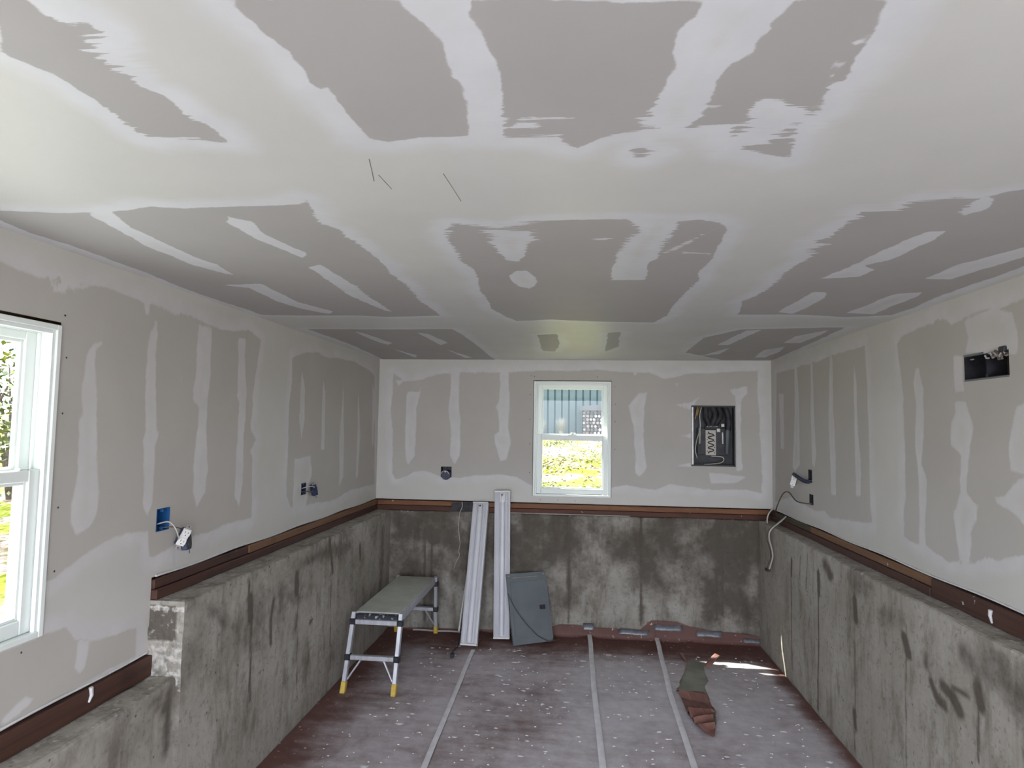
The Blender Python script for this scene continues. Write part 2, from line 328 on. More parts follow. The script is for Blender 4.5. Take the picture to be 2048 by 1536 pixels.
BACK_SHAPES=[
('b',[(-1521,2066),(-1421,2000),(-1289,2010),(-1142,2061),(-1033,2074),(-894,2075),(-632,2080),(-344,2091),(191,2102),(351,2095),(581,2080),(695,2033),(785,2045),(894,2078),(1419,2101),(1425,1900),(1439,1536),(1444,1260),(1435,1159),(1330,1180),(1231,1173),(1064,1165),(945,1186),(837,1199),(748,1208),(636,1159),(565,1165),(401,1188),(299,1170),(-361,1170),(-467,1236),(-618,1252),(-811,1236),(-947,1216),(-1123,1229),(-1224,1267),(-1320,1257),(-1387,1219),(-1475,1196),(-1506,1241),(-1515,1579),(-1530,1774),(-1518,1970)]),
('m',[(-1405,1913),(-1299,1922),(-1292,1959),(-1270,1951),(-1317,1776),(-1310,1660),(-1319,1388),(-1376,1301),(-1403,1350),(-1409,1580)]),
('m',[(-1024,2086),(-957,2087),(-956,1830),(-940,1637),(-943,1396),(-987,1309),(-1030,1394),(-1022,1586),(-1047,1759),(-1031,1991)]),
('m',[(-624,2089),(-554,2089),(-537,1835),(-543,1643),(-524,1501),(-555,1367),(-612,1353),(-664,1498),(-665,1572),(-624,1601),(-639,1764),(-660,1792),(-632,1842)]),
('m',[(-1506,2016),(-1421,2009),(-1479,1958)]),
('m',[(498,1919),(573,1931),(545,1819),(542,1520),(565,1334),(511,1250),(471,1285),(459,1658),(415,1817)]),
('m',[(1203,1953),(1338,1994),(1345,1927),(1291,1883),(1293,1678),(1305,1323),(1251,1310),(1256,1835),(1249,1898)]),
('m',[(1038,1305),(1338,1277),(1270,1229),(1064,1216)]),
('m',[(765,1829),(913,1851),(975,1895),(913,1803),(839,1810)]),
('m',[(792,1583),(908,1609),(908,1562)]),
('m',[(799,1347),(911,1381),(911,1334)]),
('m',[(785,2009),(816,1997),(793,1965)]),
('m',[(450,2087),(490,2088),(470,2047)]),
]
BACK_RAGGED=[(-873,2075,248,0.3),(1287,1934,116,0.5),(901,1851,118,0.6)]
RIGHT_SHAPES=[
('b',[(4982,2078),(4279,2074),(3922,2089),(3501,2095),(3498,2041),(3483,1878),(3477,1660),(3480,1472),(3480,1255),(3467,1180),(3542,1161),(3990,1124),(4088,1153),(4252,1135),(4716,1170),(5047,1096)]),
('m',[(4929,1915),(4826,1909),(4832,1504),(4900,1502)]),
('m',[(4582,2083),(4532,2078),(4502,1858),(4503,1413),(4604,1352),(4654,1383),(4597,1750)]),
('m',[(4279,2077),(4235,2073),(4233,1742),(4202,1494),(4240,1396),(4282,1426),(4294,1744)]),
('m',[(3967,2085),(3922,2089),(3924,1736),(3900,1495),(3910,1266),(3984,1258),(3993,1542),(3999,1738)]),
('m',[(3633,2009),(3600,1907),(3601,1641),(3574,1467),(3582,1293),(3643,1286),(3645,1640),(3652,1867)]),
('b',[(3157,2060),(3100,2088),(2952,2105),(2782,2114),(2699,2082),(2633,2095),(2527,2103),(2391,2096),(2299,2104),(2116,2117),(2167,1226),(2348,1233),(2393,1219),(2472,1198),(2555,1174),(2612,1146),(2807,1111),(2875,1130),(2950,1150),(3044,1141),(3144,1153),(3139,1244),(3116,1343),(3108,1493),(3118,1644),(3110,1795),(3143,1961)]),
('m',[(2633,2087),(2458,2103),(2361,2065),(2335,1995),(2339,1910),(2634,1957),(2615,2014)]),
('m',[(3003,1931),(2974,1928),(2942,1832),(2942,1682),(2972,1501),(2935,1434),(2950,1305),(2963,1139),(3015,1135),(3008,1284),(3008,1441),(3026,1572),(3010,1791),(3027,1867)]),
('m',[(2716,1957),(2650,1949),(2652,1852),(2649,1800),(2715,1798),(2721,1878)]),
('m',[(2720,1772),(2641,1768),(2621,1723),(2596,1661),(2628,1585),(2648,1458),(2651,1407),(2591,1364),(2603,1311),(2637,1251),(2644,1131),(2708,1118),(2751,1310),(2725,1365),(2703,1402),(2688,1549),(2753,1593),(2752,1681),(2719,1725)]),
('m',[(2357,1734),(2319,1745),(2178,1766),(2194,1487),(2333,1506),(2395,1512),(2402,1615),(2374,1694)]),
('m',[(2485,1406),(2434,1417),(2364,1481),(2334,1489),(2191,1527),(2205,1288),(2343,1327),(2393,1366),(2478,1389)]),
]
RIGHT_RAGGED=[(2765,2099,136,0.4),(2670,1339,149,0.3),(2587,1166,141,0.4),(4288,2071,229,0.3)]
LEFTC_STAINS=[(0.9,9,[(2827,913),(2851,782),(2872,696),(2868,584),(2887,350)]),(1,26,[(2847,828),(2865,725)]),(0.8,14,[(3088,753),(3064,662),(3070,539)]),(0.6,7,[(3344,831),(3404,134)]),(0.9,30,[(3345,817),(3347,724)]),(0.8,18,[(3797,925),(3856,716)]),(0.6,8,[(3831,721),(3869,120)]),(0.8,20,[(4352,794),(4361,695)]),(0.45,60,[(4881,813),(4847,359)]),(0.8,14,[(3540,506),(3567,512)]),(0.5,40,[(2522,874),(2643,766)]),(0.45,60,[(3150,787),(3395,671)]),(0.5,70,[(4152,830),(3650,864)]),(0.7,10,[(2968,449),(2973,440)]),(0.5,40,[(3650,864),(3378,864)]),(0.4,50,[(2772,682),(2600,821)])]
LOWC_STAINS=[(0.8,10,[(2388,633),(2416,287)]),(0.75,28,[(2299,612),(2306,518),(2301,403)]),(0.6,10,[(2100,652),(2111,538)]),(0.6,30,[(2227,624),(2288,562)]),(0.4,40,[(1956,675),(2046,667)])]
BACKC_STAINS=[(0.8,14,[(-1216,790),(-1198,76)]),(0.7,12,[(-1156,712),(-1141,79)]),(1,60,[(-1178,791),(-1135,721)]),(0.7,60,[(-1379,845),(-1131,865)]),(0.6,70,[(-1460,742),(-1251,729)]),(0.8,22,[(-52,905),(-42,283)]),(0.6,14,[(-42,283),(-45,109)]),(0.8,10,[(519,941),(520,116)]),(0.8,40,[(519,786),(527,729)]),(0.6,30,[(524,249),(520,154)]),(0.8,12,[(1083,671),(1087,180)]),(0.8,14,[(1132,711),(1132,219)]),(0.95,70,[(1073,823),(1136,730)]),(0.8,40,[(1100,958),(1099,843)]),(0.75,110,[(1268,792),(1455,836)]),(0.6,80,[(1192,675),(1342,756)]),(0.55,120,[(-278,839),(-157,667)]),(0.45,140,[(118,812),(391,802)]),(0.4,100,[(853,778),(700,850)]),(0.6,50,[(1432,797),(1410,157)]),(0.35,120,[(-922,720),(-753,410)]),(0.4,60,[(851,320),(927,475)])]
RIGHTC_STAINS=[(0.8,7,[(4355,810),(4367,88)]),(0.8,16,[(4346,796),(4350,699)]),(0.8,9,[(3883,834),(3903,402),(3928,26)]),(1,20,[(3884,811),(3881,706)]),(0.7,45,[(3785,884),(3716,844)]),(0.55,8,[(3408,815),(3440,42)]),(1,24,[(3409,790),(3397,694)]),(0.8,22,[(3437,226),(3429,157)]),(0.55,8,[(2907,819),(2939,214)]),(1,26,[(2927,760),(2897,702)]),(0.7,9,[(2427,794),(2440,499)]),(0.9,28,[(2434,757),(2418,695)]),(0.8,22,[(2726,651),(2683,602),(2633,600)]),(0.85,26,[(2646,673),(2582,653),(2538,618)]),(0.7,14,[(2580,690),(2489,700)]),(0.5,60,[(2496,838),(2454,818)]),(0.5,110,[(2330,863),(2214,798)]),(0.45,70,[(3428,885),(3236,883)]),(0.5,12,[(4056,886),(4091,668)]),(0.5,10,[(4186,860),(4193,704)]),(0.5,25,[(2764,744),(2766,704)]),(0.4,60,[(3140,793),(2957,825)])]
PAPER_BACK_EDGE=[(-189,71),(-111,94),(14,96),(142,86),(504,80),(591,156),(788,154),(886,121),(1058,95),(1274,90),(1395,74)]
PAPER_HOLE=[(783,4644),(921,4664),(888,4531),(874,4317),(835,4232),(821,3976),(826,3890),(795,3718),(754,3604),(713,3621),(671,3696),(651,3815),(670,4046),(642,4174),(673,4233),(674,4281),(740,4466)]
TEAR_ROWS=[[(634,4124),(801,4154)],[(638,4072),(808,4081)],[(646,4008),(698,4001),(808,3968)],[(638,3786),(816,3843)],[(642,3762),(786,3845)],[(653,3714),(781,3781)],[(657,3691),(777,3749)],[(664,3657),(775,3713)],[(668,3634),(768,3671)],[(704,3576),(769,3636)],[(740,3559),(749,3566)]]

def poly_sdf(P, poly, lim=.3):
    poly = np.array(poly, float) / 1000.; lo, hi = poly.min(0) - lim, poly.max(0) + lim
    out = np.full(len(P), -lim); k = np.where(((P > lo) & (P < hi)).all(1))[0]
    if len(k) == 0: return out
    Q = P[k]; d2 = np.full(len(k), 9.); ins = np.zeros(len(k), bool); n = len(poly)
    for i in range(n):
        a, b = poly[i], poly[(i+1) % n]; e = b - a; L = e @ e
        if L < 1e-12: continue
        w = Q - a; t = np.clip((w @ e) / L, 0, 1); q = w - t[:, None] * e; d2 = np.minimum(d2, (q*q).sum(1))
        c = ((a[1] > Q[:, 1]) != (b[1] > Q[:, 1]))
        xi = (b[0]-a[0]) * (Q[:, 1]-a[1]) / (b[1]-a[1] if b[1] != a[1] else 1e-12) + a[0]
        ins ^= c & (Q[:, 0] < xi)
    d = np.minimum(np.sqrt(d2), lim); out[k] = np.where(ins, d, -d); return out
def mud_fields(P, shapes, ragged):
    F = np.full(len(P), .3)
    for k, poly in shapes:
        s = poly_sdf(P, poly); F = np.minimum(F, -s) if k == 'b' else np.maximum(F, s)
    rg = np.zeros(len(P))
    for x, y, r, a in ragged:
        d = np.hypot(P[:, 0] - x/1000., P[:, 1] - y/1000.) / (r/1000.); rg = np.maximum(rg, a * np.clip(1.4 - d, 0, 1))
    return F, rg
def seg(a, b, step): return np.linspace(a, b, max(2, int(round(abs(b-a)/step)) + 1))
def axis_vals(breaks, step):
    out = [breaks[0]]
    for a, b in zip(breaks[:-1], breaks[1:]): out += list(seg(a, b, step)[1:])
    return np.array(out)
def grid_mesh(name, us, vs, to3, holes, flip=False):
    U, V = np.meshgrid(us, vs, indexing='ij'); nu, nv = U.shape; P = np.stack([U.ravel(), V.ravel()], 1)
    uc, vc = (us[:-1]+us[1:])/2, (vs[:-1]+vs[1:])/2; keep = np.ones((nu-1, nv-1), bool)
    for (a, b, c, d) in holes: keep &= ~(((uc > a) & (uc < b))[:, None] & ((vc > c) & (vc < d))[None, :])
    I, J = np.where(keep); base = I*nv + J; q = np.stack([base, base+nv, base+nv+1, base+1], 1)
    if flip: q = q[:, ::-1]
    X = to3(P); me = bpy.data.meshes.new(name); me.vertices.add(len(X)); me.vertices.foreach_set('co', X.astype(np.float32).ravel())
    me.loops.add(q.size); me.loops.foreach_set('vertex_index', q.astype(np.int32).ravel()); me.polygons.add(len(q))
    me.polygons.foreach_set('loop_start', np.arange(0, q.size, 4, dtype=np.int32)); me.update(calc_edges=True); me.validate()
    return me, P
def set_attr(me, name, arr):
    a = me.attributes.new(name, 'FLOAT', 'POINT'); a.data.foreach_set('value', np.asarray(arr, np.float32))
def drywall(name, us, vs, to3, holes, shapes, ragged, mat, flip):
    me, P = grid_mesh(name, us, vs, to3, holes, flip); F, rg = mud_fields(P, shapes, ragged)
    set_attr(me, 'mud', F); set_attr(me, 'rag', rg); return obj_from(name, me, mat)

# ------------------------------------------------------------------ ceiling and walls
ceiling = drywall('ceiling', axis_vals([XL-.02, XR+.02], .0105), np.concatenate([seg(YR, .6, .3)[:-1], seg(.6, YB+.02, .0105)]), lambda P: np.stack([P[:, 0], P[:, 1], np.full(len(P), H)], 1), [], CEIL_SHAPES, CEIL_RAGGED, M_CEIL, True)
tag(ceiling, 'grey gypsum board ceiling striped with white joint compound', 'ceiling', kind='structure')
HOLES_L = [(WIN_ADDED[0], WIN_L[1], WIN_L[2], WIN_L[3]+.010), (YSTEP, 9, 0, 1.030), (-9, YSTEP, 0, .747), (2.355, 2.437, 1.203, 1.293), (3.672, 3.740, 1.207, 1.279)]
ub = sorted({YR, YSTEP, YB, *WIN_L[:2], 2.355, 2.437, 3.672, 3.740}); vb = sorted({.747, 1.030, 2.06, H, WIN_L[2], WIN_L[3]+.010, 1.203, 1.293, 1.207, 1.279})
wall_left = drywall('wall_left', np.concatenate([[YR, -.05, .25], axis_vals([WIN_ADDED[0]]+[u for u in ub if u > .9], .0105)]), axis_vals(vb, .0105), lambda P: np.stack([np.full(len(P), XL), P[:, 0], P[:, 1]], 1), HOLES_L, LEFT_SHAPES, LEFT_RAGGED, M_WALL, False)
tag(wall_left, 'left gypsum board wall with a window and vertical compound strips', 'wall', kind='structure')
PANEL = (.911, 1.249, 1.350, 1.828); RBOX = (-1.100, -1.010, 1.215, 1.303)
HOLES_B = [(WIN_B[0]-.004, WIN_B[1]+.003, WIN_B[2], WIN_B[3]+.006), PANEL, RBOX]
ub = sorted({XL, XR, WIN_B[0]-.004, WIN_B[1]+.003, *PANEL[:2], *RBOX[:2]}); vb = sorted({1.030, H, WIN_B[2], WIN_B[3]+.006, *PANEL[2:], *RBOX[2:]})
wall_back = drywall('wall_back', axis_vals(ub, .0105), axis_vals(vb, .0105), lambda P: np.stack([P[:, 0], np.full(len(P), YB), P[:, 1]], 1), HOLES_B, BACK_SHAPES, BACK_RAGGED, M_WALL, False)
tag(wall_back, 'back gypsum board wall around the window and breaker panel', 'wall', kind='structure')
RH = (2.385, 2.645, 1.847, 1.940); RB1 = (4.285, 4.352, 1.303, 1.388); RB2 = (4.268, 4.340, 1.160, 1.229)
ub = sorted({.9, YB, *RH[:2], *RB1[:2], *RB2[:2]}); vb = sorted({1.030, H, *RH[2:], *RB1[2:], *RB2[2:]})
wall_right = drywall('wall_right', np.concatenate([[YR, -.2], axis_vals(ub, .0105)]), axis_vals(vb, .0105), lambda P: np.stack([np.full(len(P), XR), P[:, 0], P[:, 1]], 1), [RH, RB1, RB2], RIGHT_SHAPES, RIGHT_RAGGED, M_WALL, True)
tag(wall_right, 'right gypsum board wall with compound strips above the wood sill', 'wall', kind='structure')

def frame_boxes(mb, a, b, hole, axis, d0, d1):   # solid wall slab with one opening; a,b=(u,z) extents
    (u0, z0), (u1, z1) = a, b; hu0, hu1, hz0, hz1 = hole
    for (p, q, r, s) in ((u0, hu0, z0, z1), (hu1, u1, z0, z1), (hu0, hu1, z0, hz0), (hu0, hu1, hz1, z1)):
        if q - p < 1e-4 or s - r < 1e-4: continue
        if axis == 'x': mb.box((d0, p, r), (d1, q, s))
        else: mb.box((p, d0, r), (q, d1, s))
mb = MB(); frame_boxes(mb, (YR-.1, .55), (YB+.16, H+.02), (WIN_ADDED[0],) + WIN_L[1:], 'x', XL-.122, XL-.10); mb.box((XL-.122, WIN_ADDED[1], WIN_L[2]), (XL-.0, WIN_L[0], WIN_L[3]))
tag(mb.build('wall_left_sheathing', M_SHEATH), 'outer sheathing behind the left wall', 'wall', kind='structure')
mb = MB(); frame_boxes(mb, (XL-.10, .85), (XR+.10, H+.02), WIN_B, 'y', YB+.10, YB+.122)
tag(mb.build('wall_back_sheathing', M_SHEATH), 'outer sheathing behind the back wall', 'wall', kind='structure')
tag(MB().box((XR+.10, YR-.1, .85), (XR+.16, YB+.16, H+.02)).build('wall_right_sheathing', M_SHEATH), 'outer sheathing behind the right wall', 'wall', kind='structure')
mb = MB(); frame_boxes(mb, (XL-.16, 0), (XR+.16, H+.02), (-1.50, 1.40, -.01, 2.13), 'y', YR-.1, YR)
tag(mb.build('wall_rear', M_WALL), 'wall behind the viewer with a wide open doorway', 'wall', kind='structure')
tag(MB().box((XL-.50, YR-.25, H+.022), (XR+.50, YB+.25, H+.20)).build('roof', M_ROOF), 'roof slab with eaves over the room', 'roof', kind='structure')

# ------------------------------------------------------------------ concrete foundation
def stain_field(P, stains):
    S = np.zeros(len(P))
    for s, w, pts in stains:
        q = np.array(pts, float)/1000.; d2 = np.full(len(P), 9.); w = w/1000.
        for a, b in zip(q[:-1], q[1:]):
            e = b-a; t = np.clip(((P-a) @ e)/max(e @ e, 1e-12), 0, 1); r = P-a-t[:, None]*e; d2 = np.minimum(d2, (r*r).sum(1))
        S = np.maximum(S, s*np.exp(-(np.sqrt(d2)/w)**2*.8))
    return S
def foundation(name, u0, u1, ztop, to3, depth, stains, pale, label, step=.014, cap0=False, damp_shade=0.):
    us = seg(u0, u1, step) if u0 > -1.1 or u1 < 3 else np.concatenate([seg(u0, 2.0, .1)[:-1], seg(2.0, u1, .0105)])
    prof = [(0., z) for z in seg(0, ztop-.012, step)] + [(.003, ztop-.004), (.012, ztop)] + [(d, ztop) for d in seg(.03, depth, .03)]
    prof = np.array(prof); D, Z = prof[:, 0], prof[:, 1]; nu, npf = len(us), len(prof)
    V = []; PP = []; pl = []
    for u in us:
        for d, z in prof:
            n1 = noise.noise(Vector((u*5, z*5, d*5))); n2 = noise.noise(Vector((u*28, z*28, d*28)))
            dd = d + (.004*n1 + .0012*n2 if d < .01 else 0.); zz = z + (.004*n1 + .003*n2 - .008*max(0, noise.noise(Vector((u*9, 3, d*9)))) if z > ztop-.02 else 0.)
            V.append((u, dd, zz)); PP.append((u, z))
    PP = np.array(PP); V = np.array(V); st = stain_field(PP, stains)
    if damp_shade: st = np.maximum(st, damp_shade*np.clip((.15 if damp_shade < .6 else .40) + .55*PP[:, 1] + np.array([.7*noise.noise(Vector((u*2.1, z*2.3, 8))) + .5*noise.noise(Vector((u*6.3, z*5.1, 2))) for u, z in PP]), 0, 1))  # broad brown staining; on the left it also darkens the less lit wall
    V[:, 1] -= .004*np.clip(st*2-1, 0, 1)*0 
    dcol = np.tile(D, nu); st[dcol > .012] *= .35
    Q = []
    for i in range(nu-1):
        for j in range(npf-1): a = i*npf+j; Q.append((a, a+npf, a+npf+1, a+1))
    pa = np.clip(1 - np.abs(PP[:, 1]-ztop)/.035, 0, 1)*.42 + pale(PP[:, 0], PP[:, 1])
    if cap0:
        b0 = len(V); ds, zs = seg(0, depth, .012), seg(0, ztop, .012); ext = []; pe = []; se = []
        for d in ds:
            for z in zs:
                n1 = noise.noise(Vector((d*14, z*14, 1))); n2 = noise.noise(Vector((d*50, z*50, 5)))
                dn = d + (.004*noise.noise(Vector((u0*5, z*5, 0.))) + .0012*noise.noise(Vector((u0*28, z*28, 0.))) if d == 0 else 0.)
                ext.append((u0 + (-.012*max(0, n1) - .004*n2 if .004 < d < depth-.01 and z < ztop-.006 else 0), dn, z))
                crumb = 1 if .60 < z < .80 else 0
                pe.append(.55*crumb + .25*(z > .9) + .38*(.80 < z < .93)); se.append(.75 if (.79 < z < .93 and d > .03) else (.25 if z > .66 else .5))
        V = np.vstack([V, np.array(ext)]); pa = np.concatenate([pa, pe]); st = np.concatenate([st, se]); nz = len(zs)
        for i in range(len(ds)-1):
            for j in range(nz-1): a = b0+i*nz+j; Q.append((a, a+1, a+nz+1, a+nz))
    b0 = len(V); V = np.vstack([V, [(a, b, c) for a in (u0+.03, u1-.001) for b in (.025, depth-.004) for c in (0., ztop-.025)]]); st = np.concatenate([st, np.zeros(8)]); pa = np.concatenate([pa, np.zeros(8)])
    Q += [tuple(b0+i for i in f) for f in ((0,1,3,2), (4,6,7,5), (0,4,5,1), (2,3,7,6), (0,2,6,4), (1,5,7,3))]
    me = bpy.data.meshes.new(name); me.from_pydata([to3(*v) for v in V], [], Q); set_attr(me, 'stain', st); set_attr(me, 'pale', pa)
    bm = bmesh.new(); bm.from_mesh(me); bmesh.ops.remove_doubles(bm, verts=bm.verts, dist=.0004); bmesh.ops.recalc_face_normals(bm, faces=bm.faces)
    bm.to_mesh(me); bm.free()
    o = obj_from(name, me, M_CONC); tag(o, label, 'wall', kind='structure'); return o
nopale = lambda u, z: np.zeros(len(u))
foundation('wall_left_foundation', YSTEP, CB+.2, ZS, lambda u, d, z: (CL-d, u, z), .30, LEFTC_STAINS, lambda u, z: .2*np.exp(-((u-2.36)/.03)**2)*(z > .68), 'tall left concrete foundation wall with dark streaks', cap0=True, damp_shade=.42)
foundation('wall_left_low_foundation', YR, YSTEP+.02, ZLOW, lambda u, d, z: (CLOW-d, u, z), .28, LOWC_STAINS, nopale, 'lower stepped concrete foundation under the left window', step=.03, damp_shade=.40)
foundation('wall_back_foundation', CL-.1, CR+.1, ZS, lambda u, d, z: (u, CB+d, z), .20, BACKC_STAINS, nopale, 'back concrete foundation wall with dark water stains', damp_shade=.68)
foundation('wall_right_foundation', YR, CB+.2, ZS, lambda u, d, z: (CR+d, u, z), .28, RIGHTC_STAINS, nopale, 'right concrete foundation wall with form seams', step=.02)
tag(MB().box((XL-.3, YR-.4, -.12), (XR+.3, YB+.2, 0)).build('floor', M_SLAB), 'grey green concrete floor slab showing through the torn paper', 'floor', kind='structure')

MB().add([(x_, y_, z_) for x_ in np.arange(-.62, .48, .05) for y_, z_ in ((5.066+.003*math.sin(x_*31), ZS+.003), (5.088, ZS+.007), (5.094, ZS+.003))], [(3*i+k, 3*i+k+1, 3*i+k+4, 3*i+k+3) for i in range(21) for k in range(2)]).build('ledge_compound_sun', simple('ledge_compound_sun', (.74, .73, .72), (.80, .79, .78), 20, .6), bpy.data.objects['wall_back_foundation'])  # compound bead; its extra white also stands in for sun on the ledge
# sill boards: each a length of trim
trim_n = [0]
def sill(a, b, mat, label):
    trim_n[0] += 1; tag(MB().box(a, b).build('trim_%d' % trim_n[0], mat, bevel=.003), label, 'trim', kind='structure')
sill((XL-.09, YSTEP+.004, ZS), (XL+.022, YB, ZS+.039), W_DARK_Y, 'dark lower sill board on the left foundation ledge')
sill((XL-.09, YSTEP+.004, ZS+.040), (XL+.010, 3.06, ZS+.078), W_DARK_Y, 'dark upper sill board at the near end of the left ledge')
sill((XL-.09, 3.062, ZS+.040), (XL+.014, YB, ZS+.078), W_TAN_Y, 'tan upper sill board at the far end of the left ledge')
sill((XL-.09, YR, ZLOW), (XL+.02, YSTEP+.012, ZLOW+.078), W_DARK_Y, 'dark sill board below the left window')
sill((XL+.02, YB-.022, ZS), (XR-.02, YB+.09, ZS+.039), W_DARK_X, 'dark red lower sill board along the back wall')
sill((XL+.02, YB-.012, ZS+.040), (XR-.02, YB+.09, ZS+.078), W_TAN_X, 'orange brown upper sill board along the back wall')
sill((XR-.020, 2.9, ZS), (XR+.09, YB, ZS+.039), W_DARK_Y, 'dark lower sill board on the far right ledge')
sill((XR-.010, 4.30, ZS+.040), (XR+.09, YB, ZS+.078), W_OLIVE_Y, 'olive stained upper sill board in the far right corner')
sill((XR-.012, 2.9, ZS+.040), (XR+.09, 4.298, ZS+.078), W_TAN_Y, 'tan upper sill board along the right wall')
sill((XR-.016, YR, ZS), (XR+.09, 2.898, ZS+.078), W_DARK_Y, 'dark red near sill board on the right ledge')
# small edge of compound squeezed along the board bottoms, kept as relief of the wall edge
for nm, pts in (('wall_left', [(XL+.003, y, 1.031+.003*math.sin(y*9)) for y in np.arange(YSTEP+.02, YB-.02, .04)]), ('wall_left', [(XL+.003, y, .748+.002*math.sin(y*11)) for y in np.arange(.9, YSTEP, .04)]), ('wall_right', [(XR-.003, y, 1.031+.003*math.sin(y*8)) for y in np.arange(.9, YB-.02, .04)])):
    MB().tube(pts, .0045, 5).build('board_edge', M_DRYMUD, bpy.data.objects[nm])
for nm, y, n_, xx in (('wall_left', 2.03, .055, XL+.024), ('wall_right', 2.50, .05, XR-.022)):
    MB().tube([(xx, y, 1.0 if nm == 'wall_right' else .742), (xx, y+.004, .98 if nm == 'wall_right' else .715), (xx, y-.006, .955 if nm == 'wall_right' else .695)], [.007, .006, .003], 6).build('compound_drip', M_DRYMUD, bpy.data.objects[nm])
# screw heads round the windows
scr = MB().disc((0,0,0), .0035, 8, (0,-1,0)).mesh('screw', M_DARK)
for (x, z) in [(-.372, 1.90), (-.372, 1.70), (-.372, 1.50), (-.37, 1.27), (.31, 1.97), (.313, 1.83), (.312, 1.69), (.312, 1.47), (-.28, 1.058), (-.14, 1.055), (0, 1.052), (-.34, 2.05), (-.365, 2.055), (.17, 2.05)]:
    s = obj_from('screw', scr, None, wall_back); s.location = (x, YB-.0012, z)
scr2 = MB().disc((0,0,0), .0035, 8, (1,0,0)).mesh('screw_side', M_DARK)
for (y, z) in [(1.832+.02, 1.975), (1.868, 1.84), (1.866, 1.66), (1.872, 1.36), (1.873, 1.16), (1.77, .945), (1.5, .945)]:
    s = obj_from('screw', scr2, None, wall_left); s.location = (XL+.0012, y, z)

for q in ([(-.429, 1.227), (-.440, 1.275), (-.456, 1.342)], [(-.435, 1.309), (-.430, 1.391)], [(-.291, 1.311), (-.287, 1.391), (-.283, 1.478)]):
    MB().tube([(x_, y_, H-.0002) for x_, y_ in q], .0010, 4).build('scratch', simple('scratch_brown', (.20, .16, .14), (.28, .24, .22), 30, .8), ceiling)
# ------------------------------------------------------------------ windows
def window(n, rect, M, label):
    u0, u1, z0, z1 = rect; W, Hh = u1-u0, z1-z0; hw = W/2
    root = empty('window_%d' % n); root.matrix_world = M; tag(root, label, 'window', kind='structure')
    B = lambda mb, a, b: mb.box(a, b)
    fr = MB(); t = .018
    for a, b in (((-hw, -.006, 0), (-hw+t, .10, Hh)), ((hw-t, -.006, 0), (hw, .10, Hh)), ((-hw+t, -.006, Hh-t), (hw-t, .10, Hh)), ((-hw+t, -.006, 0), (hw-t, .10, t))): fr.box(a, b)
    fr.build('frame', M_VINYL, root, bevel=.002)
    for nm, w0, w1, e in (('inner_stop', .000, .014, .012), ('parting_stop', .048, .056, .010), ('outer_stop', .088, .10, .016)):
        s = MB(); h0 = t
        s.box((-hw+t, w0, t), (-hw+t+e, w1, Hh-t)); s.box((hw-t-e, w0, t), (hw-t, w1, Hh-t)); s.box((-hw+t+e, w0, Hh-t-e), (hw-t-e, w1, Hh-t))
        if nm == 'outer_stop': s.box((-hw+t+e, w0, t), (hw-t-e, w1, t+e))
        s.build(nm, M_VINYL, root, bevel=.001)
    zm = Hh*.4947
    def sash(za, zb, w0, w1, top, bot, gdep):
        st = .045; a = hw-t-.002; mb = MB()
        mb.box((-a, w0, za), (-a+st, w1, zb)); mb.box((a-st, w0, za), (a, w1, zb)); mb.box((-a+st, w0, zb-top), (a-st, w1, zb)); mb.box((-a+st, w0, za), (a-st, w1, za+bot))
        s = mb.build('sash', M_VINYL, root, bevel=.003)
        gb = MB(); e = .009; x0, x1, y0, y1 = -a+st, a-st, za+bot, zb-top
        for p, q in (((x0, w0+.008, y0), (x0+e, w1-.006, y1)), ((x1-e, w0+.008, y0), (x1, w1-.006, y1)), ((x0+e, w0+.008, y1-e), (x1-e, w1-.006, y1)), ((x0+e, w0+.008, y0), (x1-e, w1-.006, y0+e))): gb.box(p, q)
        gb.build('glazing_bead', M_VINYL, s, bevel=.001)
        wg = (w0+w1)/2; gp = MB().add([(x0+.002, wg, y0+.002), (x1-.002, wg, y0+.002), (x1-.002, wg, y1-.002), (x0+.002, wg, y1-.002)], [(0,1,2,3)])
        gp.build('pane', M_GLASS, s); return s
    up = sash(zm-.002, Hh-t-.001, .057, .086, .036, .036, 0); lo = sash(t+.001, zm+.034, .017, .047, .036, .045, 0)
    lk = MB(); lk.box((-.035, .020, zm+.034), (.035, .045, zm+.040)); lk.prism([(.012*math.cos(k*.5236), .012*math.sin(k*.5236)) for k in range(12)], .012, Matrix.Translation((0, .032, zm+.04))); lk.box((-.004, .012, zm+.046), (.030, .026, zm+.052))
    lk.build('sash_lock', M_VINYL, lo, bevel=.002)
    for sx in (-1, 1): MB().box((sx*(hw-.075)-.018, .022, zm+.034), (sx*(hw-.075)+.018, .042, zm+.040)).build('tilt_latch', M_VINYL, lo, bevel=.002)
    return root
Mb = Matrix(((1, 0, 0, (WIN_B[0]+WIN_B[1])/2), (0, 1, 0, YB), (0, 0, 1, WIN_B[2]), (0, 0, 0, 1)))
window(1, WIN_B, Mb, 'white vinyl double hung window in the back wall')
Ml = Matrix(((0, -1, 0, XL), (1, 0, 0, (WIN_L[0]+WIN_L[1])/2), (0, 0, 1, WIN_L[2]), (0, 0, 0, 1)))
window(2, WIN_L, Ml, 'white vinyl double hung window at the left edge')

Ml2 = Matrix(((0, -1, 0, XL), (1, 0, 0, (WIN_ADDED[0]+WIN_ADDED[1])/2), (0, 0, 1, WIN_ADDED[2]), (0, 0, 0, 1)))
window(3, WIN_ADDED, Ml2, 'unseen twin of the left window added to strengthen the ceiling glow')  # added window out of view, lets more light up to the ceiling
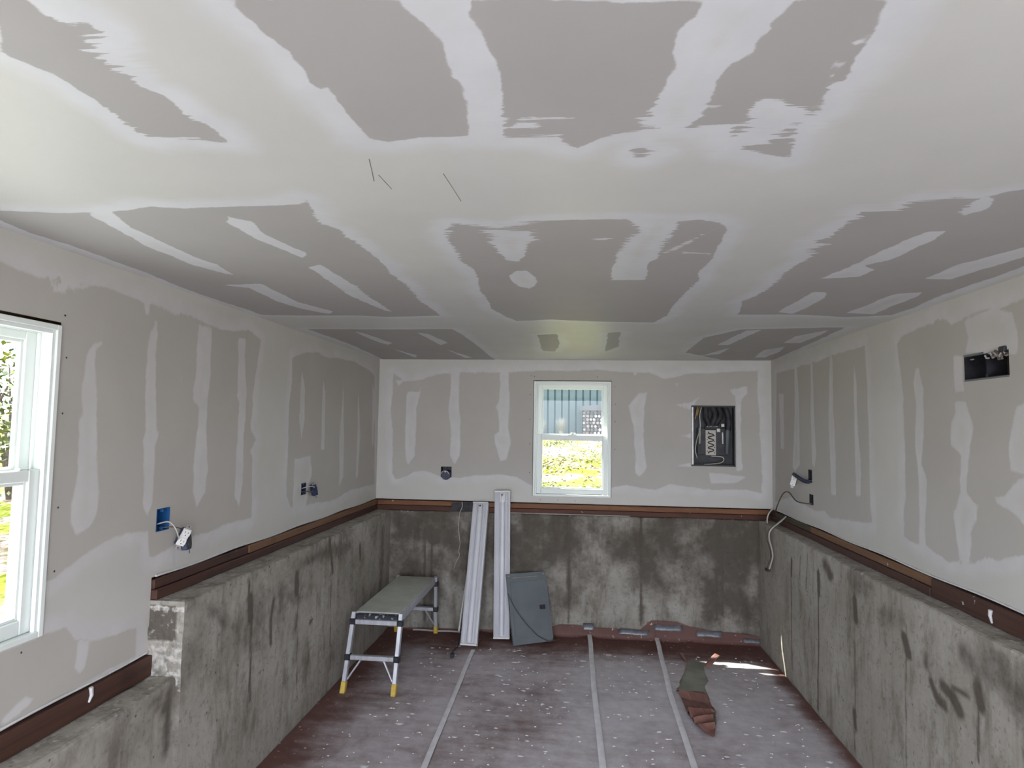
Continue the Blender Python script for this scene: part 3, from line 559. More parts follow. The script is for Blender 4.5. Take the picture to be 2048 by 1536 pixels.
# ------------------------------------------------------------------ floor paper, tape, tear
def edge_z(x):
    q = sorted((a/1000., b/1000.) for a, b in PAPER_BACK_EDGE); xs = [a for a, b in q]; zs = [b for a, b in q]
    return float(np.interp(x, xs, zs)) if x > -.25 else float(np.interp(x, [-1.5, -.6, -.25], [.01, .03, zs[0]]))
T1 = [(-.731, 4.70), (-.731, 4.58), (-.706, 3.08), (-.69, -2.2)]; T2 = [(.118, 5.06), (.122, 4.9), (.128, 3.95), (.142, 3.19), (.19, -2.2)]; T3 = [(.632, 5.06), (.63, 4.9), (.592, 4.085), (.584, 3.25), (.56, -2.2)]
def tx(T, y): q = sorted((b, a) for a, b in T); return float(np.interp(y, [a for a, b in q], [b for a, b in q]))
hole = np.array(PAPER_HOLE, float)
def dust_at(x, y):
    e = min(x-CL, CR-x); back = 5.0-y
    d = min(1, max(0, (e-.01)/(.34 if x < 0 else .12)))*min(1, max(0, (back-.06)/.42)) ; return d*(.60 + .18*min(1, max(0, (x+.3)/.7)) + .16*noise.noise(Vector((x*1.7, y*1.7, 3))) ) + 0.
def paper(name, xa, xb, label, hole_poly=None):
    fine = seg(2.5, 4.92, .02) if hole_poly is None else np.concatenate([seg(2.5, 3.5, .02)[:-1], seg(3.5, 4.75, .007)[:-1], seg(4.75, 4.92, .02)]); ys = np.concatenate([seg(YR+.05, 2.5, .25)[:-1], fine, [4.96, 4.99, 5.01, 5.03, 5.045, 5.055]]); up = 5
    n = 44 if hole_poly is None else 116; V = []; du = []; F = []
    rows = []
    for y in ys:
        for i in range(n+1):
            a, b = xa(y), xb(y); x = a + (b-a)*i/n
            wr = .0035*noise.noise(Vector((x*6, y*4, 2))) + .002*noise.noise(Vector((x*17, y*13, 7)))
            z = .006 + wr
            if y > 4.8: z += .02*max(0, noise.noise(Vector((x*5, 1, 4))))*(min(y, 5.05)-4.8)/.25
            V.append((x, y, max(z, .001))); du.append(dust_at(x, y))
    for k, zf in enumerate((.2, .45, .72, 1.0)):
        for i in range(n+1):
            a, b = xa(5.05), xb(5.05); x = a + (b-a)*i/n
            ez = edge_z(x); V.append((x, 5.062 + .004*noise.noise(Vector((x*8, k, 0))), .014 + (ez-.012)*zf)); du.append(-.6)
    m = len(V)//(n+1); C = []
    for j in range(m-1):
        for i in range(n):
            a = j*(n+1)+i; F.append((a, a+1, a+n+2, a+n+1))
    if hole_poly is not None:
        cen = np.array([np.mean([V[k][:2] for k in f], axis=0) for f in F]); s = poly_sdf(cen, hole_poly); F = [f for f, q in zip(F, s) if q < .004]
    me = bpy.data.meshes.new(name); me.from_pydata(V, [], F); set_attr(me, 'dust', du); 
    for p in me.polygons: p.use_smooth = True
    o = obj_from(name, me, M_PAPER); tag(o, label, 'paper', 'floor paper sheets'); return o
LX = lambda y: (CLOW if y < YSTEP else CL) + .006
paper('floor_paper', LX, lambda y: tx(T1, y)+.012, 'red rosin paper sheet on the floor under the work platform')
paper('floor_paper', lambda y: tx(T1, y)+.014, lambda y: tx(T2, y)-.001, 'red rosin paper sheet in front of the leaning light fixtures')
paper('floor_paper', lambda y: tx(T2, y)+.001, lambda y: tx(T3, y)-.001, 'narrow rosin paper sheet between the two long tape lines')
paper('floor_paper', lambda y: tx(T3, y)+.001, lambda y: CR-.006, 'torn rosin paper sheet beside the right concrete wall', PAPER_HOLE)
def tape(T, label, w=.0165):
    ys = [y for x, y in T]; pts = np.arange(max(-2.1, min(ys)), max(ys), .05); mb = MB(); V = []; F = []
    for k, y in enumerate(pts):
        x = tx(T, y); j = .004*noise.noise(Vector((x, y*3, 9)))
        z = .0155 + .002*noise.noise(Vector((x*3, y*5, 1))) + (.02*max(0, y-4.8)/.25)
        V += [(x-w+j, y, z-.002), (x-w*.5+j, y, z), (x+w*.5+j, y, z+.0006), (x+w+j, y, z-.002)]
        if k: b = 4*k; F += [(b-4+i, b-3+i, b+1+i, b+i) for i in range(3)]
    tag(MB().add(V, F).build('masking_tape', M_TAPE, None, True), label, 'tape', 'tape lines on the floor paper')
tape(T1, 'pale masking tape line running from below the leaning light fixture', .015); tape(T2, 'pale masking tape line running down the middle of the floor'); tape(T3, 'pale masking tape line passing left of the torn paper')
def ducttape(x0, x1, z0, z1, label):
    mb = MB(); n = 7; V = []; F = []
    for i in range(n+1):
        x = x0+(x1-x0)*i/n; w = .006*noise.noise(Vector((x*20, z0, 1)))
        V += [(x, 5.045-.012+w, z0+w), (x, 5.052+w*.4, (z0+z1)/2+w), (x, 5.066, z1+w)]
        if i: b = 3*i; F += [(b-3, b, b+1, b-2), (b-2, b+1, b+2, b-1)]
    o = mb.add(V, F).build('duct_tape', M_DUCT, None, True); sm = o.modifiers.new('thickness', 'SOLIDIFY'); sm.thickness = .0012
    tag(o, label, 'tape', 'grey tape bits along the back wall')
ducttape(.07, .15, .075, .115, 'short silver tape scrap at the back wall beside the middle tape line')
ducttape(.34, .58, .055, .085, 'low grey tape strip at the back wall left of the raised strip')
ducttape(.61, .83, .095, .135, 'raised grey tape strip highest on the back wall base')
ducttape(.93, 1.12, .065, .10, 'grey tape strip curling at the back wall right of the raised strip')
ducttape(1.28, 1.40, .035, .06, 'small grey tape strip in the right back floor corner')
V = []; F = []
for k in range(9):
    x = -1.27+.05*k; V += [(x, 4.985+.006*math.sin(k*1.3), .022), (x, 5.005+.006*math.sin(k*1.3), .027)]
    if k: F.append((2*k-2, 2*k, 2*k+1, 2*k-1))
tag(MB().add(V, F).build('masking_tape', M_TAPE, None, True), 'short pale tape strip on the paper behind the work platform', 'tape', 'tape lines on the floor paper')
# torn crumpled flap
V = []; F = []; zz = [.012, .05, .020, .045, .075, .030, .055, .025, .045, .020, .010]; cols_ = 7
for k, r in enumerate(TEAR_ROWS):
    a, b = np.array(r[0], float)/1000., np.array(r[-1], float)/1000.
    for i in range(cols_+1):
        t = i/cols_; q = a+(b-a)*t; V.append((q[0], q[1]-.02*(zz[k] > .04), zz[k]*(1-.45*t*(k < 5)) + .006*noise.noise(Vector((q[0]*30, q[1]*30, k)))))
    if k: bb = k*(cols_+1); F += [(bb-cols_-1+i, bb-cols_+i, bb+i+1, bb+i) for i in range(cols_)]
o = MB().add(V, F).build('torn_paper_flap', M_PAPER_IN); sm = o.modifiers.new('thickness', 'SOLIDIFY'); sm.thickness = .0015
tag(o, 'crumpled folded flap of torn brown floor paper beside the bare slab', 'paper')
def curl(pts, name, label, w):
    V = []; F = []
    for k, (x, y, z) in enumerate(pts):
        for i in range(4): V.append((x + w[0]*i/3, y + w[1]*i/3, z + w[2]*i/3))
        if k: b = 4*k; F += [(b-4+i, b-3+i, b+1+i, b+i) for i in range(3)]
    o = MB().add(V, F).build(name, M_PAPER_IN, None, True); sm = o.modifiers.new('thickness', 'SOLIDIFY'); sm.thickness = .0012; tag(o, label, 'paper')
curl([(.90, 4.60, .008), (.93, 4.62, .03), (.96, 4.645, .055), (.985, 4.66, .07)], 'paper_curl', 'torn paper curl standing up at the right of the hole', (.03, -.03, -.004))
curl([(.79, 4.62, .010), (.775, 4.64, .035), (.765, 4.66, .06)], 'paper_curl', 'small torn paper curl at the left of the hole', (-.02, .06, -.01))
# dried compound splatter, uncounted
V = []; F = []
for k in range(520):
    x, y = random.uniform(-1.25, 1.35), random.uniform(2.6, 4.75)
    if poly_sdf(np.array([[x, y]]), PAPER_HOLE)[0] > -.03: continue
    r = random.choice([.004, .005, .007, .009, .012, .016, .024 if k % 3 == 0 else .008])
    if x < -1.04 and y > 3.75: continue
    if min(abs(x-tx(T, y)) for T in (T1, T2, T3)) < .045: continue
    n = 7; b = len(V); a0 = random.random()*6; ell = random.uniform(.35, 1)
    V += [(x + r*random.uniform(.6, 1.1)*math.cos(a0+6.283*i/n)*1.2, y + ell*r*random.uniform(.6, 1.1)*math.sin(a0+6.283*i/n), .0145) for i in range(n)] + [(x, y, .0185)]
    F += [(b+i, b+(i+1) % n, b+n) for i in range(n)]
tag(MB().add(V, F).build('compound_splatter', M_DRYMUD), 'white dried compound specks scattered over the floor paper', 'splatter', kind='stuff')

# ------------------------------------------------------------------ work platform
wp = empty('work_platform', (-1.24, 4.41, 0)); tag(wp, 'low folding aluminium work platform with grey deck and yellow feet', 'work platform')
ox, oy = 1.24, -4.41
L_ = lambda p: (p[0]+ox, p[1]+oy, p[2])
dk = MB().box(L_((-1.375, 3.965, .425)), L_((-1.09, 4.925, .455))).build('deck', M_DECK, wp, bevel=.004)
for sx in (-1.378, -1.087): MB().box(L_((sx-.006, 3.96, .40)), L_((sx+.006, 4.93, .452))).build('side_rail', M_ALU, wp, bevel=.002)
def endframe(yf, yt, name, sgn):
    ft = [(-1.402, yf, 0), (-1.084, yf, 0)]; tp = [(-1.385, yt, .455), (-1.082, yt, .455)]
    for f, t in zip(ft, tp):
        f, t = Vector(f), Vector(t); d = (t-f)
        lg = MB().bar(L_(f + d*.10), L_(t), .026, .032).build('leg', M_ALU, wp, bevel=.003)
        MB().bar(L_(f + d*.0), L_(f + d*.15), .031, .038).build('foot', M_YELLOW, lg, bevel=.004)
    for fr, nm, w in ((.88, 'top_bar', .030), (.44, 'rung', .028)):
        a = Vector(ft[0]).lerp(Vector(tp[0]), fr); b = Vector(ft[1]).lerp(Vector(tp[1]), fr)
        rg = MB().bar(L_(a), L_(b), w, .030, (0,0,1)).build(nm, M_ALU, wp, bevel=.003)
        for e, s in ((a, 1), (b, -1)):
            c = L_(e); MB().box((c[0]-.019, c[1]-.021, c[2]-.020), (c[0]+.019, c[1]+.021, c[2]+.020)).build('rung_cap', M_DARK, rg, bevel=.005)
    for k, s in ((0, 1), (1, -1)):
        a = Vector(ft[k]).lerp(Vector(tp[k]), .43) + Vector((s*.085, 0, -.006)); b = Vector(ft[k]).lerp(Vector(tp[k]), .17) + Vector((s*.016, 0, 0))
        MB().tube([L_(a), L_(b)], .006, 6).build('brace', M_ALU, wp)
    e = Vector(tp[0]).lerp(Vector(ft[0]), .05); y = yt - sgn*.012
    MB().box(L_((-1.372, min(y, y+sgn*.03), .405)), L_((-1.098, max(y, y+sgn*.03), .447))).build('hinge_block', M_BLACKMUD, wp, bevel=.008)
endframe(3.832, 3.955, 'front', 1); endframe(4.99, 4.935, 'back', -1)

# ------------------------------------------------------------------ leaning strip lights
def fixture(bot, top, length, label, twist=0.):
    bot, top = Vector(bot), Vector(top); z = (top-bot).normalized(); x = Vector((1, twist, 0)); x = (x - z*x.dot(z)).normalized(); y = z.cross(x)
    root = empty('light_fixture'); M = Matrix((x, y, z)).transposed().to_4x4(); M.translation = bot; root.matrix_world = M
    tag(root, label, 'light fixture', 'strip lights leaning on the back wall')
    hw = .062; L = length
    def ext(prof, z0, z1, nm, mat, par=root, smooth=False):
        n = len(prof); mb = MB().add([(a, b, z0) for a, b in prof] + [(a, b, z1) for a, b in prof], [tuple(range(n))[::-1], tuple(range(n, 2*n))] + [(i, (i+1) % n, n+(i+1) % n, n+i) for i in range(n)])
        return mb.build(nm, mat, par, smooth)
    ext([(-hw, 0), (-hw, -.040), (-.050, -.046), (-.024, -.030), (.024, -.030), (.050, -.046), (hw, -.040), (hw, 0)], .012, L-.012, 'housing', M_FIXTURE)
    ln = [(-.0215, -.030)] + [(.0215*math.cos(a), -.036-.020*math.sin(a)) for a in np.linspace(math.pi, 0, 9)] + [(.0215, -.030)]
    ext(ln, .024, L-.03, 'lamp_cover', M_FIXLENS)
    for s in (-1, 1):
        ext([(s*.032-.002, -.034), (s*.032-.002, -.043), (s*.032+.002, -.043), (s*.032+.002, -.034)], .02, L-.02, 'rib', M_FIXTURE)
    for z0, z1 in ((0, .014), (L-.014, L)):
        c = MB().box((-hw-.001, -.054, z0), (hw+.001, .002, z1)).build('end_cap', M_IVORY, root, bevel=.003)
    MB().box((-.006, -.060, L-.040), (.006, -.05, L-.028)).build('hang_clip', M_DARK, root, bevel=.001)
    for s in (-1, 1): MB().box((s*.017-.0015, -.052, L-.09), (s*.017+.0015, -.0465, L-.02)).build('wire_bail', M_STEEL, root)
    return root
fixture((-.769, 4.720, .016), (-.752, 5.085, .995), 1.068, 'white strip light leaning left with its foot out on the floor', -.06)
fixture((-.553, 4.935, .014), (-.580, 5.090, 1.10), 1.118, 'taller upright white strip light leaning behind the grey panel cover')

# ------------------------------------------------------------------ grey panel cover
bl, br = Vector((-.448, 4.778, .012)), Vector((-.156, 4.931, .012)); x = (br-bl).normalized(); up = Vector((-.105, .139, .485)); up = (up - x*up.dot(x)).normalized(); nrm = x.cross(up)
pc = empty('panel_cover'); M = Matrix((x, -nrm if nrm.y > 0 else nrm, up)).transposed().to_4x4()
yv = up.cross(x); M = Matrix((x, yv, up)).transposed().to_4x4(); M.translation = bl; pc.matrix_world = M
tag(pc, 'grey steel breaker panel cover leaning on the back wall', 'panel cover')
Wc, Hc = .330, .515
MB().box((0, -.004, 0), (Wc, .002, Hc)).build('plate', M_GREY, pc, bevel=.001)
for a, b in (((0, -.002, 0), (.006, .016, Hc)), ((Wc-.006, -.002, 0), (Wc, .016, Hc)), ((0, -.002, 0), (Wc, .016, .006)), ((0, -.002, Hc-.006), (Wc, .016, Hc))): MB().box(a, b).build('flange', M_GREY, pc, bevel=.001)
dr = MB().box((.022, -.008, .045), (Wc-.022, -.003, Hc-.062)).build('door', M_GREY, pc, bevel=.002)
MB().box((.245, -.012, .235), (.293, -.007, .268)).build('latch', M_DARKGREY, dr, bevel=.002)
MB().box((.255, -.014, .243), (.270, -.011, .260)).build('latch_slide', M_DARK, dr, bevel=.001)
MB().box((.03, -.010, Hc-.036), (Wc-.05, -.003, Hc-.028)).build('top_ridge', M_STEEL, pc, bevel=.002)
for xx in (.02, Wc-.02): MB().disc((xx, -.0046, Hc-.018), .005, 8, (0,-1,0)).build('cover_screw', M_STEEL, pc)
cpt = [M @ Vector(q) for q in ((-.004, -.012, .37), (.008, -.014, .33), (.045, -.014, .25), (.11, -.014, .15), (.20, -.014, .05), (.25, -.016, .018))] + [Vector((-.195, 4.885, .022)), Vector((-.150, 4.915, .022))]
cd = MB().tube(catmull(cpt, 5), .0045, 6).build('grey_cord', simple('cord_grey', (.06, .06, .065), (.09, .09, .095), 20, .5), None, True)
tag(cd, 'dark grey cord draped diagonally over the grey panel cover', 'cord')
MB().box((-.162, 4.905, .016), (-.138, 4.925, .034)).build('plug', M_DARK, cd, bevel=.003)
wc = MB().tube(catmull([(-.845, 5.02, .47), (-.853, 4.93, .33), (-.862, 4.86, .20), (-.866, 4.80, .09)], 5), .006, 6).build('white_cord', M_IVORY, None, True); tag(wc, 'white cord hanging beside the left strip light', 'cord')
bc = MB().tube(catmull([(-.835, 5.00, .46), (-.842, 4.92, .30), (-.846, 4.84, .18), (-.850, 4.76, .06), (-.852, 4.71, .019), (-.862, 4.62, .019), (-.868, 4.55, .020), (-.852, 4.50, .020)], 5), .0042, 6).build('power_cord', M_DARK, None, True)
tag(bc, 'black power cord from the left strip light ending on the floor', 'cord')
MB().box((-.866, 4.470, .014), (-.838, 4.505, .040)).build('plug', M_DARK, bc, bevel=.004)
MB().box((-.850, 4.62, .016), (-.70, 4.64, .019))

# ------------------------------------------------------------------ sill membrane, loose wires on back wall
tag(MB().add([(-1.00, YB-.026, .937), (-.80, YB-.026, .935), (-.795, YB-.024, 1.02), (-.82, YB-.014, 1.026), (-.90, YB-.02, 1.018), (-1.0, YB-.024, 1.012), (-1.00, YB-.018, .937), (-.80, YB-.018, .935), (-.795, YB-.016, 1.02), (-.82, YB-.006, 1.026), (-.90, YB-.012, 1.018), (-1.0, YB-.016, 1.012)],
     [(0,1,2,3,4,5), (11,10,9,8,7,6)] + [(i, (i+1) % 6, 6+(i+1) % 6, 6+i) for i in range(6)]).build('membrane_patch', M_MEMB), 'black membrane patch over the sill behind the strip lights', 'patch')
lw = MB().tube(catmull([(-.915, 5.085, 1.03), (-.905, 5.065, .99), (-.925, 5.06, .93), (-.93, 5.055, .80), (-.915, 5.05, .70), (-.925, 5.05, .64), (-.92, 5.05, .60), (-.945, 5.05, .55), (-.96, 5.055, .50)], 5), .003, 5).build('loose_wire', M_CABLEW, None, True)
tag(lw, 'thin white wire hanging down the back concrete wall', 'wire')

# ------------------------------------------------------------------ electrical boxes and devices
def open_box(name, M, w, h, d, mat, label, cat='electrical box', flange=True):
    root = empty(name); root.matrix_world = M; t = .0025; mb = MB()
    mb.box((0, 0, 0), (t, d, h)); mb.box((w-t, 0, 0), (w, d, h)); mb.box((t, 0, 0), (w-t, d, t)); mb.box((t, 0, h-t), (w-t, d, h)); mb.box((t, d-t, t), (w-t, d, h-t))
    mb.build('body', mat, root); tag(root, label, cat, 'wall electrical boxes')
    for zz_ in (t, h-t-.012): MB().box((w/2-.006, .002, zz_), (w/2+.006, .012, zz_+.012)).build('screw_post', mat, root, bevel=.001)
    return root
ML = lambda y, z, x=XL: Matrix(((0, -1, 0, x), (1, 0, 0, y), (0, 0, 1, z), (0, 0, 0, 1)))   # local x -> +Y, y -> -X
MR = lambda y, z, x=XR: Matrix(((0, 1, 0, x), (-1, 0, 0, y), (0, 0, 1, z), (0, 0, 0, 1)))   # local x -> -Y, y -> +X
MK = lambda x, z, y=YB: Matrix(((1, 0, 0, x), (0, 1, 0, y), (0, 0, 1, z), (0, 0, 0, 1)))
open_box('outlet_box', ML(2.356, 1.204, XL+.001), .080, .088, .07, M_BLUE, 'open bright blue outlet box nearest the left window')
open_box('outlet_box', ML(3.673, 1.208, XL+.001), .066, .070, .07, M_NAVY, 'small navy outlet box on the left wall near the back')
open_box('outlet_box', MK(-1.099, 1.216), .088, .086, .07, M_DARK, 'navy round device box in the back wall left of the window')
open_box('outlet_box', MR(4.351, 1.304), .065, .083, .07, M_DARK, 'upper narrow black outlet box on the right wall')
open_box('outlet_box', MR(4.339, 1.161), .070, .067, .07, M_DARK, 'lower black outlet box on the right wall above the sill')
def receptacle(M, face, label, back=M_NAVY, duplex=True):
    root = empty('receptacle'); root.matrix_world = M; tag(root, label, 'receptacle', 'loose wiring devices')
    oct_ = lambda cx, cz, w, h: [(cx-w/2, cz-h/4), (cx-w/4, cz-h/2), (cx+w/4, cz-h/2), (cx+w/2, cz-h/4), (cx+w/2, cz+h/4), (cx+w/4, cz+h/2), (cx-w/4, cz+h/2), (cx-w/2, cz+h/4)]
    Rx = Matrix(((1,0,0,0),(0,0,-1,0),(0,1,0,0),(0,0,0,1)))
    MB().box((-.016, .004, -.036), (.016, .030, .036)).build('rear_body', back, root, bevel=.004)
    MB().box((-.017, .002, -.035), (.017, .005, .035)).build('face_base', face, root, bevel=.001)
    for cz in ((.018, -.018) if duplex else (0,)):
        f = MB().prism(oct_(0, cz, .034, .031 if duplex else .066), .006, Matrix.Translation((0, .004, 0)) @ Rx).build('face', face, root, bevel=.001)
        if duplex:
            for sx, hh in ((-.0065, .009), (.0065, .0075)): MB().box((sx-.001, -.0026, cz-.001), (sx+.001, -.0018, cz-.001+hh)).build('slot', M_DARK, f)
            MB().disc((0, -.0024, cz-.0085), .0024, 8, (0,-1,0)).build('ground_hole', M_DARK, f)
    for za in (.034, -.052): MB().box((-.009, .004, za), (.009, .0055, za+.018)).build('yoke', M_STEEL, root, bevel=.002)
    for cz in (.045, -.045): MB().disc((0, .0035, cz), .003, 8, (0,-1,0)).build('yoke_screw', M_DARK, root)
    return root
def rotated(M, rx, ry, rz, loc=(0,0,0)):
    return M @ Matrix.Translation(loc) @ Matrix.Rotation(rz, 4, 'Z') @ Matrix.Rotation(rx, 4, 'X') @ Matrix.Rotation(ry, 4, 'Y')
receptacle(rotated(ML(2.47, 1.165, XL+.045), .10, .42, -.65), M_IVORY, 'white duplex receptacle dangling below the bright blue box', M_NAVY)
receptacle(rotated(ML(2.535, 1.140, XL+.030), -.1, .05, .25), M_DARK, 'dark switch device hanging sideways beside the white receptacle', M_NAVY, False)
receptacle(rotated(ML(3.80, 1.225, XL+.032), .1, -.3, -.7), M_NAVY, 'navy wiring device hanging out of the far left wall box', M_NAVY, False)
receptacle(rotated(MR(4.50, 1.30, XR-.045), .0, .25, 1.0), M_IVORY, 'ivory receptacle seen edge on below the right wall box', M_DARK)
def wires(name, runs, label, group='loose cables'):
    root = None
    for pts, r, mat in runs:
        o = MB().tube(catmull(pts, 6), r, 6).build(name if root is None else 'conductor', mat, root, True)
        if root is None: root = o; tag(o, label, 'cable', group)
    return root
wires('cable', [([(XL-.05, 2.375, 1.215), (XL-.01, 2.385, 1.232), (XL+.025, 2.398, 1.238), (XL+.045, 2.412, 1.21), (XL+.045, 2.432, 1.175), (XL+.03, 2.455, 1.160)], .0028, M_CABLEW), ([(XL-.04, 2.39, 1.212), (XL+.02, 2.42, 1.215), (XL+.03, 2.47, 1.20), (XL+.02, 2.52, 1.17)], .0022, M_CABLED)], 'short white cable looping out of the bright blue box')
wires('cable', [([(XL-.04, 3.70, 1.235), (XL+.02, 3.73, 1.255), (XL+.04, 3.77, 1.25), (XL+.02, 3.80, 1.24)], .003, M_CABLEW), ([(XL-.04, 3.70, 1.225), (XL+.02, 3.72, 1.225), (XL+.03, 3.76, 1.222), (XL+.02, 3.80, 1.225)], .003, M_CABLED)], 'pale wires joining the navy device to its far left box')
# round device in the back wall box
rd = empty('round_receptacle', (-1.054, YB-.004, 1.250)); tag(rd, 'round navy receptacle hanging low in the back wall box', 'receptacle', 'loose wiring devices')
Rz = Matrix(((1,0,0,0),(0,0,1,0),(0,-1,0,0),(0,0,0,1)))
MB().prism([(.040*math.cos(k*.3927), .040*math.sin(k*.3927)) for k in range(16)], .03, Matrix.Translation((0, -.012, -.014)) @ Rz).build('cup', M_NAVY, rd, bevel=.004)
MB().tube([(.030*math.cos(a), -.048, -.006+.030*math.sin(a)) for a in np.linspace(.1, 3.04, 12)], .004, 6).build('yoke_ring', M_STEEL, rd, True)
MB().box((-.005, -.050, .010), (.008, -.040, .02)).build('terminal', M_IVORY, rd, bevel=.002)
# right wall: folded strap and cables
wires('cable', [([(XR+.03, 4.32, 1.31), (XR-.02, 4.34, 1.305), (XR-.05, 4.40, 1.33), (XR-.055, 4.47, 1.345)], .011, M_DARK), ([(XR+.02, 4.30, 1.32), (XR-.03, 4.33, 1.315), (XR-.06, 4.42, 1.345), (XR-.05, 4.48, 1.35)], .008, M_NAVY)], 'black sheathed cable folding out of the upper right box')
wires('cable', [([(XR+.03, 4.30, 1.172), (XR-.02, 4.34, 1.165), (XR-.05, 4.44, 1.17), (XR-.06, 4.56, 1.215), (XR-.06, 4.68, 1.19), (XR-.06, 4.80, 1.10), (XR-.05, 4.88, 1.04), (XR-.04, 4.9, 1.0)], .0045, M_CABLED)], 'brown cable arching from the lower right box to the corner')
wires('cable', [([(1.49, 4.99, 1.05), (1.455, 4.98, 1.01), (1.44, 4.97, .95), (1.46, 4.96, .89), (1.475, 4.96, .86)], .0055, M_CABLEW)], 'pale cable bowing down in the back right corner')
cb = wires('cable', [([(1.505, 4.74, 1.025), (1.46, 4.72, .99), (1.40, 4.74, .93), (1.385, 4.74, .87), (1.392, 4.70, .80), (1.385, 4.66, .75), (1.375, 4.68, .69), (1.370, 4.70, .655)], .0055, M_CABLEW), ([(1.495, 4.76, 1.02), (1.45, 4.75, .98), (1.390, 4.765, .92), (1.378, 4.765, .86), (1.385, 4.72, .79), (1.378, 4.68, .74), (1.366, 4.70, .69), (1.362, 4.72, .655)], .004, M_CABLED)], 'twisted pair of cables hanging over the right concrete wall')
MB().box((1.352, 4.69, .640), (1.378, 4.74, .660)).build('wire_nut', M_DARK, cb, bevel=.004)
# torn double box high on the right wall
jb = open_box('junction_box', MR(2.644, 1.848), .258, .091, .08, M_DARK, 'wide black double box opening torn high in the right wall', 'electrical box')
MB().box((.128, .004, .003), (.131, .075, .088)).build('divider', M_DARK, jb)
mb = MB(); Vt = []
for k in range(5):
    a = .135+.024*k; mb.tube([(a, -.004, .088+random.uniform(-.01, .004)), (a+.01, -.006, .082+random.uniform(-.012, .01)), (a+.022, -.004, .078+random.uniform(-.01, .012))], random.uniform(.003, .0055), 5)
mb.build('torn_board_edge', simple('torn_gypsum', (.30, .28, .27), (.42, .40, .39), 30, .9), jb)
mb = MB()
for k in range(6):
    a = .17+.014*k; mb.tube([(a, .006, .075+random.uniform(-.02, .012)), (a+.012, -.006, .085+random.uniform(-.015, .02)), (a+.02, .01, .08)], .006, 5)
mb.build('cut_wire_ends', M_CABLED, jb)
MB().box((.215, -.010, .083), (.250, .010, .106)).build('mounting_ear', M_DARK, jb, bevel=.004)
MB().box((.03, .004, .076), (.05, .010, .081)).build('bright_screw', M_STEEL, jb, bevel=.001)
for a, b in (((0, -.002, -.006), (.258, .004, .000)), ((0, -.002, .091), (.12, .004, .099))): MB().box(a, b).build('cut_edge', M_GREY, jb)

# ------------------------------------------------------------------ breaker panel
bp = empty('breaker_panel', (PANEL[0], YB, PANEL[2])); tag(bp, 'open recessed breaker panel with pale bus strip and loose cables', 'breaker panel')
pw, ph, pd, t = PANEL[1]-PANEL[0], PANEL[3]-PANEL[2], .090, .003
mb = MB(); mb.box((0, -.003, 0), (t, pd, ph)); mb.box((pw-t, -.003, 0), (pw, pd, ph)); mb.box((0, -.003, 0), (pw, pd, t)); mb.box((0, -.003, ph-t), (pw, pd, ph)); mb.box((0, pd-t, 0), (pw, pd, ph))
mb.build('enclosure', M_DARK, bp)
for a, b in (((t, .0, t), (.016, .003, ph-t)), ((pw-.010, .0, t), (pw-t, .003, ph-t)), ((t, .0, ph-.012), (pw-t, .003, ph-t)), ((t, 0, t), (pw-t, .003, .012))): MB().box(a, b).build('lip', M_STEEL if a[0] < .01 and b[0] < .02 else M_DARKGREY, bp)
MB().box((.055, .055, .085), (.285, .075, .30)).build('backplate', M_DARK, bp, bevel=.003)
bs = MB().box((.118, .040, .085), (.198, .055, .285)).build('bus_strip', simple('bus_ivory', (.55, .50, .45), (.62, .57, .52), 12, .5), bp, bevel=.002)
sp = []
for k in range(9): sp += [(.158 + (.017 if k % 2 else -.017), .036, .100+.020*k), (.158 + (.017 if k % 2 else -.017), .036, .110+.020*k)]
MB().tube(catmull(sp, 3), .0048, 6).build('bus_finger', M_DARK, bs, True)
for k in range(4):
    MB().box((.126, .036, .115+.045*k), (.134, .040, .121+.045*k)).build('bus_hole', M_DARK, bs); MB().box((.182, .036, .100+.045*k), (.190, .040, .107+.045*k)).build('bus_hole', M_DARK, bs)
MB().box((.112, .030, .290), (.205, .060, .318)).build('main_lug', M_DARK, bp, bevel=.004)
for xx in (.125, .17): MB().box((xx, .026, .310), (xx+.04, .034, .318)).build('lug_screw', M_STEEL, bp, bevel=.002)
MB().box((.203, .028, .27), (.230, .05, .297)).build('white_terminal', M_IVORY, bp, bevel=.003)
MB().box((.238, .030, .31), (.262, .05, .335)).build('white_terminal', M_IVORY, bp, bevel=.003)
for xx, z0, z1 in ((.064, .175, .30), (.243, .175, .27)): MB().box((xx, .035, z0), (xx+.012, .05, z1)).build('neutral_bar', M_STEEL, bp, bevel=.002)
MB().tube([(.285, .03, .290), (.285, .03, .270), (.28, .035, .10)], [.018, .018, .012], 10).build('ground_lug', M_GREY, bp, True)
for q in ([(.12, .04, .47), (.12, .03, .40), (.13, .03, .36), (.15, .04, .32)], [(.17, .04, .47), (.19, .028, .42), (.18, .028, .36), (.17, .04, .32)], [(.22, .04, .47), (.235, .028, .41), (.215, .028, .36), (.19, .045, .32)], [(.27, .04, .47), (.29, .03, .40), (.295, .03, .34), (.29, .04, .28)]):
    MB().tube(catmull(q, 6), .021, 8).build('service_cable', M_MEMB, bp, True)
